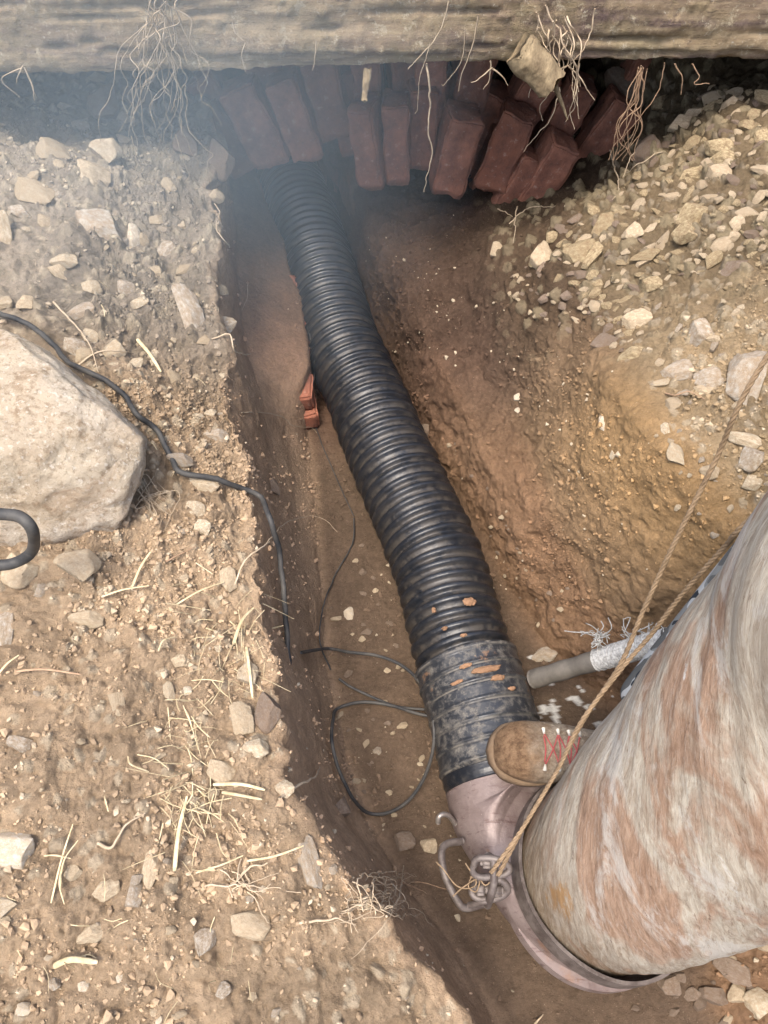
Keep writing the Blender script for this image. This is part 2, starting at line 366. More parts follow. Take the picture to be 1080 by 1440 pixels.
# ------------------------------------------------------------------ ground: one lofted sheet
def pr(pts): # pixel rail -> list of (Y, x, z)
    out = []
    for px, py, z in pts:
        w = W(px, py, z); out.append((w.y, w.x, z))
    return sorted(out)
Ys_tail = lambda x, z0, z1: [(-9, x, z0), (9, x, z1)]
RAILS = [
    [(-9, -9, .5), (0, -9, .55), (1.6, -9, .75), (2.3, -9, .97), (9, -9, 1)],
    [(-9, -1.8, .5), (0, -1.8, .58), (1.2, -1.8, .68), (1.75, -1.8, .72), (2.1, -1.8, .8), (2.35, -1.8, .97), (9, -1.8, 1)],
    [(-9, -1., .5), (0, -1., .55), (.8, -1., .62), (1.3, -1., .66), (1.6, -1, .68), (1.75, -1, .62), (2.0, -.95, .60), (2.2, -.9, .7), (2.4, -.9, .97), (9, -.9, 1)],
    [(-9, -.55, .45), (-.1, -.5, .5), (.4, -.5, .55), (.9, -.55, .58), (1.3, -.6, .60), (1.55, -.62, .62), (1.72, -.62, .55), (2.0, -.62, .52), (2.2, -.6, .66), (2.35, -.6, .93), (9, -.6, .95)],
    [(-9, .4, .4), (-.6, .3, .36)] + pr([(650, 1440, .37), (530, 1290, .44), (478, 1200, .48), (405, 1100, .5), (392, 1030, .5), (392, 940, .5), (348, 820, .5), (350, 720, .5), (330, 600, .51), (318, 480, .52), (302, 340, .53), (296, 250, .54)]) + [(2.25, -.5, .55), (9, -.55, .5)],
    [(-9, .9, 0), (-.8, .6, 0), (-.3, .3, 0)] + pr([(700, 1440, 0), (636, 1330, 0), (580, 1250, 0), (525, 1170, 0), (484, 1080, 0), (462, 950, 0), (456, 860, 0), (448, 750, 0), (432, 600, .02)]) + [(1.42, -.192, .01), (1.6, -.217, .01), (1.77, -.248, .01), (1.91, -.293, .02), (2.4, -.46, .02), (9, -1.8, .0)],
    [(-9, 1., 0), (-.4, .7, 0), (0, .6, .03), (.3, .62, 0), (.5, .55, 0), (.71, .367, 0), (.9, .28, 0), (1.34, .10, 0), (1.6, .015, .01), (2, -.09, .01), (2.4, -.24, .02), (9, -1.2, 0)],
    [(-9, 1.15, .06), (-.4, .76, .07), (0, .70, .09), (.3, .74, .08), (.5, .66, .10), (.71, .415, .12), (.9, .325, .15), (1.1, .245, .19), (1.27, .175, .21), (1.5, .105, .215), (1.7, .04, .22), (2, -.055, .22), (2.4, -.2, .22), (9, -1.15, .1)],
    [(-9, 1.2, .1), (-.4, .82, .12), (0, .78, .16), (.3, .82, .14), (.5, .72, .16), (.71, .45, .2), (.9, .385, .25), (1.1, .33, .26), (1.27, .265, .25), (1.5, .20, .245), (1.7, .145, .25), (2, .09, .26), (2.4, 0, .25), (9, -1, .2)],
    [(-9, 1.3, .5), (-.4, 1.0, .45), (0, 1.05, .45), (.3, 1.05, .5), (.52, .85, .52), (.68, .60, .54), (.85, .515, .56), (1.1, .45, .53), (1.4, .40, .49), (1.65, .43, .44), (1.85, .55, .38), (2.05, .66, .38), (2.3, .62, .5), (9, -.2, .5)],
    [(-9, 1.6, .7), (0, 1.4, .7), (.5, 1.1, .7), (.8, .86, .72), (1.1, .8, .72), (1.5, .80, .70), (1.75, .82, .66), (2., .88, .60), (2.25, .85, .8), (9, 0, .8)],
    [(-9, 2.2, .85), (.5, 2., .85), (1.2, 1.8, .84), (1.7, 1.7, .8), (2.05, 1.6, .76), (2.3, 1.5, .97), (9, 1.5, 1)],
    [(-9, 9, .9), (1.6, 9, .9), (2.3, 9, 1), (9, 9, 1)],
]
Yg = np.concatenate([np.linspace(-9, -.9, 30), np.linspace(-.88, -.12, 60), np.arange(-.1, 1.2, .0031), np.arange(1.2, 1.95, .004), np.linspace(1.955, 2.6, 100), np.linspace(2.7, 9, 30)])
seg_n = [14, 30, 90, 190, 100, 70, 60, 62, 60, 60, 130, 120, 80, 14]
cols = np.concatenate([np.linspace(i, i + 1, n, endpoint=False) for i, n in enumerate(seg_n)] + [[14.0]])
RAILS.insert(5, RAILS[4]); RAILS.insert(6, RAILS[4])
RX = np.stack([np.interp(Yg, [p[0] for p in r], [p[1] for p in r]) for r in RAILS], 1)
RZ = np.stack([np.interp(Yg, [p[0] for p in r], [p[2] for p in r]) for r in RAILS], 1)
def smooth_rows(A, k):  # smooth along Y in metres-ish using resampling on index within fine zone
    B = A.copy(); w = np.hanning(k + 2)[1:-1]; w /= w.sum(); pad = k // 2
    for c in range(A.shape[1]):
        x = np.pad(A[:, c], pad, mode='edge'); B[:, c] = np.convolve(x, w, 'valid')[:len(A)]
    B[:30] = A[:30]; B[-30:] = A[-30:]; return B
k1 = sstep(1.18, 1.42, Yg); cx_, dx_ = RX[:, 4], RX[:, 7]
RX[:, 5] = (cx_ + .34 * (dx_ - cx_)) * (1 - k1) + np.minimum(cx_ + .018, dx_ - .03) * k1; RZ[:, 5] = .235 * (1 - k1) + .25 * k1
RX[:, 6] = (cx_ + .68 * (dx_ - cx_)) * (1 - k1) + (dx_ - .012) * k1; RZ[:, 6] = .085 * (1 - k1) + .17 * k1
RX = smooth_rows(RX, 31); RZ = smooth_rows(RZ, 31)
def n1d(sc_, s_): return vnoise(np.stack([Yg * sc_, Yg * 0 + 3.3, Yg * 0 + 7.7], 1), s_)
vis = (np.abs(Yg - .9) < 1.2)
RX[:, 4] += (.024 * n1d(6, 301) + .018 * n1d(17, 302) + .010 * n1d(45, 303)) * vis; RZ[:, 4] += (.018 * n1d(5, 304) + .008 * n1d(20, 305)) * vis
RX[:, 7] += .006 * n1d(7, 306) * vis; RX[:, 6] += .008 * n1d(9, 326) * vis; RX[:, 11] += (.03 * n1d(5, 307) + .015 * n1d(15, 308)) * vis; RZ[:, 11] += .02 * n1d(6, 309) * vis; RX[:, 10] += (.012 * n1d(9, 310)) * vis; RX[:, 9] += (.010 * n1d(8, 311) + .006 * n1d(22, 312)) * vis
j0 = np.minimum(np.floor(cols).astype(int), 13); fr = cols - j0
X = RX[:, j0] * (1 - fr) + RX[:, j0 + 1] * fr; Z = RZ[:, j0] * (1 - fr) + RZ[:, j0 + 1] * fr
w = np.hanning(15)[1:-1]; w /= w.sum()
Xs = np.stack([np.convolve(np.pad(r, 6, mode='edge'), w, 'valid') for r in X]); Zs = np.stack([np.convolve(np.pad(r, 6, mode='edge'), w, 'valid') for r in Z])
Xs[:, :8] = X[:, :8]; Xs[:, -8:] = X[:, -8:]
nr, nc = X.shape
P = np.stack([Xs, np.repeat(Yg[:, None], nc, 1), Zs], -1)
def normals(P):
    a = np.gradient(P, axis=0); b = np.gradient(P, axis=1); n = np.cross(b, a); return n / (np.linalg.norm(n, axis=2)[..., None] + 1e-12)
S = np.repeat(np.interp(cols, np.arange(15), [0, 1, 2, 3, 4, 4.4, 4.75, 5, 6, 6.6, 7, 8, 9, 10, 11])[None], nr, 0).ravel()
N = normals(P).reshape(-1, 3); Q = P.reshape(-1, 3); x, y, z = Q.T
def band(a, b, w=.15): return sstep(a - w, a + w, S) * (1 - sstep(b - w, b + w, S))
leftbank = 1 - sstep(3.9, 4.1, S); leftwall = band(4, 5, .08); floor = band(5, 6, .1); rwlow = band(6, 7, .15); rwall = band(7, 8.1, .15); rbank = sstep(8.0, 8.3, S)
near = (1 - sstep(3, 5, np.abs(y)))
rubble = np.clip(sstep(7.2, 7.8, S) * sstep(1.15, 1.35, y) + sstep(7.9, 8.1, S) * sstep(.95, 1.15, y) * .5, 0, 1)
ltop = leftbank * sstep(.95, 1.2, y)
# big shape
D = .030 * fbm(Q, 4.2, 2, 1) + .016 * fbm(Q, 12, 3, 5)
D *= (leftbank * 1.15 + leftwall * .4 + floor * .35 + rwlow * .7 + rwall * .55 + rbank * 1)
# clods
w1, id1 = worley(Q + .02 * np.stack([fbm(Q, 20, 2, 31), fbm(Q, 20, 2, 41), fbm(Q, 20, 2, 51)], 1), 19, 3)
clod = np.clip(.62 - w1, 0, 1) * (.4 + id1)
D += clod * .026 * (leftbank * .9 + floor * .15 + rbank * .8 + rwall * .15 + rwlow * .25)
w2, id2 = worley(Q + .008 * np.stack([fbm(Q, 50, 2, 61), fbm(Q, 50, 2, 71), fbm(Q, 50, 2, 81)], 1), 52, 11)
peb = np.clip(.55 - w2, 0, 1) * (id2 > .45) * (.5 + id2)
D += peb * .017 * (leftbank * .9 + floor * .45 + rbank * .9 + rwall * .3 + rwlow * .35 + rubble * .6)
w3, id3 = worley(Q, 26, 21, (1, 1, 1.6))
flat = np.clip(.5 - w3, 0, .3) * (id3 > .35)
D += flat * .05 * np.clip(rubble + .45 * ltop, 0, 1)
bil = np.abs(fbm(Q, 26, 4, 201, .6)); D += (.022 * bil + .006 * fbm(Q, 70, 3, 205, .7)) * (leftbank + rbank * .9 + .35 * floor + .45 * rwall + .5 * rwlow + .12 * leftwall)
big = np.clip(fbm(Q, 7.5, 3, 211), -.3, .6); D += .035 * big * (leftbank + .8 * rbank + .4 * rwall)
D += .006 * fbm(Q, 60, 3, 7) * (leftbank + rbank + .5 * floor + .5 * rwall + .3 * leftwall + .6 * rwlow)
r1 = 1 - np.abs(fbm(Q * np.array([1, 1, .55]), 16, 3, 91)); D += .010 * (r1 - .8) * (rwall + rwlow + .12 * leftwall)
r2 = 1 - np.abs(fbm(Q * np.array([1, 1.4, .8]), 9, 4, 95)); D += .03 * (r2 - .8) * (rwall * (1 - sstep(.28, .45, z)) + rwlow)
D += .018 * fbm(Q, 17, 4, 421, .6) * (rwall * sstep(.95, 1.2, y) + .6 * rwlow)
D *= near
Q2 = Q + N * D[:, None]
# colour (linear base colours of the soils, with shade painted in under beam and arch)
def C3(*c): return np.array(c)[None]
lin = C3(.36, .262, .168)
n1 = fbm(Q, 3.1, 3, 101)[:, None]; n2 = fbm(Q, 13, 4, 111)[:, None]
col = leftbank[:, None] * (lin * (1 + .14 * n2)) 
col = col + ltop[:, None] * (C3(.32, .265, .20) - lin)
col = col + leftwall[:, None] * C3(.40, .275, .175)
col = col + floor[:, None] * C3(.125, .086, .058) + rwlow[:, None] * C3(.215, .13, .075)
clay = sstep(.25, .5, z) * (1 - sstep(.92, 1.15, y))
rw = (C3(.235, .155, .088) * (1 - sstep(1.0, 1.35, y))[:, None] + C3(.15, .10, .062) * sstep(1.0, 1.35, y)[:, None]) * (1 - clay[:, None]) + C3(.32, .205, .10) * clay[:, None]
col = col + rwall[:, None] * rw + rbank[:, None] * C3(.285, .21, .125)
tot = (leftbank + leftwall + floor + rwlow + rwall + rbank)[:, None]; col = col / np.clip(tot, .4, 9) 
col = col * (1 + .16 * n1 + .16 * n2)
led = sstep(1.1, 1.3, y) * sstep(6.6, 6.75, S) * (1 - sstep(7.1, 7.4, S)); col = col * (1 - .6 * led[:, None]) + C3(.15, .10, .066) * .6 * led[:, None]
ledl = sstep(1.25, 1.45, y) * sstep(4.4, 4.5, S) * (1 - sstep(4.7, 4.8, S)); col = col * (1 - .6 * ledl[:, None]) + C3(.30, .20, .135) * .6 * ledl[:, None]
red = sstep(1.15, 1.45, y) * (1 - sstep(7.1, 7.5, S)) * sstep(4.1, 4.3, S)
col = col * (1 - .4 * red[:, None]) + C3(.20, .095, .062) * .4 * red[:, None]
dk = (sstep(1.0, 1.55, y + .12 * fbm(Q, 4, 3, 441)) * sstep(5.6, 6, S) * (1 - sstep(7.25, 7.8, S)))[:, None]; col = col * (1 - .86 * dk) + C3(.068, .045, .032) * .86 * dk * (1 + .3 * n2)  # dark damp soil, plus arch and beam shade painted into its colour
fd = (sstep(1.3, 1.7, y) * sstep(4.3, 4.5, S) * (1 - sstep(5.8, 6, S)))[:, None]; col = col * (1 - .45 * fd)  # tunnel floor darkened: shade of the arch painted into its colour
ub = sstep(1.62, 1.85, y); col = col * (1 - .45 * (ub * np.clip(leftbank + rbank + rwall, 0, 1))[:, None])  # shade under the beam painted into the bank colour
deep = sstep(1.95, 2.3, y) * sstep(4.1, 4.3, S) * (1 - sstep(7.6, 8.0, S)); col = col * (1 - .5 * deep[:, None])  # tunnel shade painted into the soil inside the culvert mouth
# dark damp humus patches on the banks
hum = sstep(.12, .4, fbm(Q, 2.3, 4, 131)) * np.clip(leftbank + rbank, 0, 1); col = col * (1 - .30 * hum[:, None])
pc = (peb > .05) * (id2 > .7); pcol = C3(.42, .35, .25) * (.6 + .6 * id2[:, None])
col = np.where((pc * (fbm(Q, 5, 2, 401) > -.1) * (leftbank + rbank + .5 * rwall + .3 * floor) > .5)[:, None], .45 * col + .55 * pcol, col)
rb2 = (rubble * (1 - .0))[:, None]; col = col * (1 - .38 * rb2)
fc = (flat > .03)[:, None] * np.clip(rubble + .3 * ltop, 0, 1)[:, None] * .4
col = col * (1 - fc) + C3(.36, .30, .19) * (.7 + .5 * id3[:, None]) * fc
lime = W(790, 1000, .08); dl = np.hypot(x - lime.x, y - lime.y); lm = (fbm(Q, 55, 4, 141) > .12 + dl * 3.2) & (dl < .16)
col[lm] = (.62, .60, .56)
dry = leftwall * sstep(.30, .5, z) * (1 - sstep(.3, .6, y)); col = col * (1 + .35 * dry[:, None])
ii = (np.arange(nr - 1)[:, None] * nc + np.arange(nc - 1)[None]).ravel()
GF = np.stack([ii, ii + 1, ii + nc + 1, ii + nc], 1)
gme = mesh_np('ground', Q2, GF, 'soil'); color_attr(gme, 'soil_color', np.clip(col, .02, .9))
ground = link('ground', gme); ground['kind'] = 'structure'
print('ground', len(Q2), time.time() - T0)
# coarse copy for ray hits
rs = np.arange(0, nr, 3); cs = np.arange(0, nc, 2); G3 = Q2.reshape(nr, nc, 3)[rs][:, cs]; a, b = G3.shape[:2]
k = (np.arange(a - 1)[:, None] * b + np.arange(b - 1)[None]).ravel()
BV = BVHTree.FromPolygons([tuple(v) for v in G3.reshape(-1, 3).tolist()], np.stack([k, k + 1, k + b + 1, k + b], 1).tolist())
def hit(px, py):
    d = ray(px, py).normalized(); p, n, _, dist = BV.ray_cast(CAM, d, 20)
    if p is None: p = W(px, py, .5); n = Vector((0, 0, 1)); dist = (p - CAM).length
    if n.dot(d) > 0: n = -n
    return p, n, dist
def mpp(dist, px, py):  # metres per photo pixel at that hit
    return dist / math.sqrt(FPX ** 2 + (px - 540) ** 2 + (py - 720) ** 2)

# ------------------------------------------------------------------ soil crumbs (nobody could count them)
iv, if_ = ico(1)
ok = np.where((np.abs(y - .85) < 1.05) & (x > -1.0) & (x < 1.2) & ((leftbank + floor + rbank + .25 * rwall + .35 * rwlow + .05 * leftwall) * (.12 + sstep(-.15, .3, fbm(Q, 5, 3, 431))) > RNG.random(len(x)) * .9))[0]
pick = RNG.choice(ok, 24000, replace=False); sz = .001 + .0014 * RNG.exponential(1, len(pick)); sz = np.minimum(sz, .006)
shp = []
for q in range(10):
    v = iv * (1 + .35 * RNG.normal(0, 1, (len(iv), 1)).clip(-1, 1)) * RNG.uniform(.6, 1.2, (1, 3)); shp.append(v)
shp = np.array(shp)[RNG.integers(0, 10, len(pick))]
an = RNG.uniform(0, 6.28, len(pick)); ca, sa = np.cos(an)[:, None], np.sin(an)[:, None]
shp = np.stack([shp[..., 0] * ca - shp[..., 1] * sa, shp[..., 0] * sa + shp[..., 1] * ca, shp[..., 2]], -1)
CV = Q2[pick][:, None] + shp * sz[:, None, None] + N[pick][:, None] * (sz * .35)[:, None, None]
CF = (if_[None] + (np.arange(len(pick)) * len(iv))[:, None, None]).reshape(-1, 3)
cc = col[pick] * RNG.uniform(.75, 1.15, (len(pick), 1)); lt = RNG.random(len(pick)) > .955; cc[lt] = np.array([.40, .33, .235]) * RNG.uniform(.8, 1.2, (lt.sum(), 1))
cme = mesh_np('soil_crumbs', CV.reshape(-1, 3), CF, 'crumbs', False); color_attr(cme, 'soil_color', np.repeat(cc, len(iv), 0))
cr = link('soil_crumbs', cme); tag(cr, 'loose crumbs of soil and grit scattered over the banks and trench floor', 'gravel'); cr['kind'] = 'stuff'

# ------------------------------------------------------------------ stones
def rock_mesh(seed, sub=3, planes=9, rough=.06, depth=.62, mat='tan_stone', smooth=False):
    r = np.random.default_rng(seed); V, F_ = ico(sub)
    for q in range(planes):
        n = r.normal(0, 1, 3); n /= np.linalg.norm(n); h = r.uniform(depth, depth + .3); d = V @ n
        V = V - np.clip(d - h, 0, None)[:, None] * n[None]
    V = V * (1 + rough * fbm(V + seed * 3.1, 2.2, 4, seed)[:, None] * 2 + .03 * fbm(V + seed, 9, 2, seed + 5)[:, None])
    V = V / np.abs(V).max(0)
    me = mesh_np('stone_mesh', V, F_, mat, smooth)
    return me
STONES = {}
def stone_mesh(mat, kind):
    key = (mat, kind)
    if key not in STONES:
        me = rock_mesh(100 + kind * 7, 4, 12 + kind % 5, .05, .42 + .05 * (kind % 3), mat, True)
        STONES[key] = me
    return STONES[key]
def place_stone(name, px, py, wpx, hpx, ang, mat, label, cat='stone', group=None, sink=.25, thick=.6, kind=None, up=0):
    p, n, d = hit(px, py); m = mpp(d, px, py); a, b = wpx * m / 2, hpx * m / 2
    view = (CAM - p).normalized()
    nn = (n * .35 + view * .65).normalized()
    ex = (RT * math.cos(math.radians(ang)) + UP * math.sin(math.radians(ang))); ex = (ex - nn * ex.dot(nn)).normalized(); ey = nn.cross(ex)
    c = min(a, b) * thick
    kind = random.randrange(9) if kind is None else kind
    o = link(name, stone_mesh(mat, kind)); M = Matrix((ex, ey, nn)).transposed()
    o.matrix_basis = Matrix.Translation(p + nn * c * (1 - 2 * sink) + Vector((0, 0, up))) @ M.to_4x4() @ Matrix.Diagonal((a, b, c, 1))
    return tag(o, label, cat, group)
# big boulder
def boulder():
    V, F_ = ico(6); r = np.random.default_rng(5)
    for nrm, h in [((.9, .25, .5), .66), ((.35, .85, .3), .72), ((.6, -.6, .45), .70), ((0, 0, 1), .62), ((1, 0, -.35), .74), ((.2, -1, .15), .70), ((.75, .55, .1), .72), ((-.3, .5, .8), .7)]:
        n = np.array(nrm) / np.linalg.norm(nrm); d = V @ n; ex = np.clip(d - h, 0, None); V = V - (ex * .68)[:, None] * n[None]
    nn = V / np.linalg.norm(V, axis=1)[:, None]
    V = V + nn * (.05 * fbm(V, 2.2, 3, 3) + .022 * fbm(V, 7, 4, 8) + .008 * fbm(V, 26, 4, 12) + .004 * fbm(V, 70, 3, 19))[:, None]
    w_, i_ = worley(V, 9, 77); V = V - nn * (np.clip(.25 - w_, 0, 1) * .06 * (i_ > .6))[:, None]
    n = np.array((.66, .70, .25)); n /= np.linalg.norm(n); V = V - np.clip(V @ n - .50, 0, None)[:, None] * n[None] * .8 + nn * (.05 * fbm(V, 3.3, 4, 44))[:, None]
    V = V * np.array([.245, .215, .165]) * 1.06; return V, F_
V, F_ = boulder(); bc = W(58, 600, .64)
whole('boulder', V + np.array([bc.x - .03, bc.y - .012, .645]), F_, 'boulder_stone', 'huge pale beige boulder resting on the left bank, the largest rock in view', 'boulder')

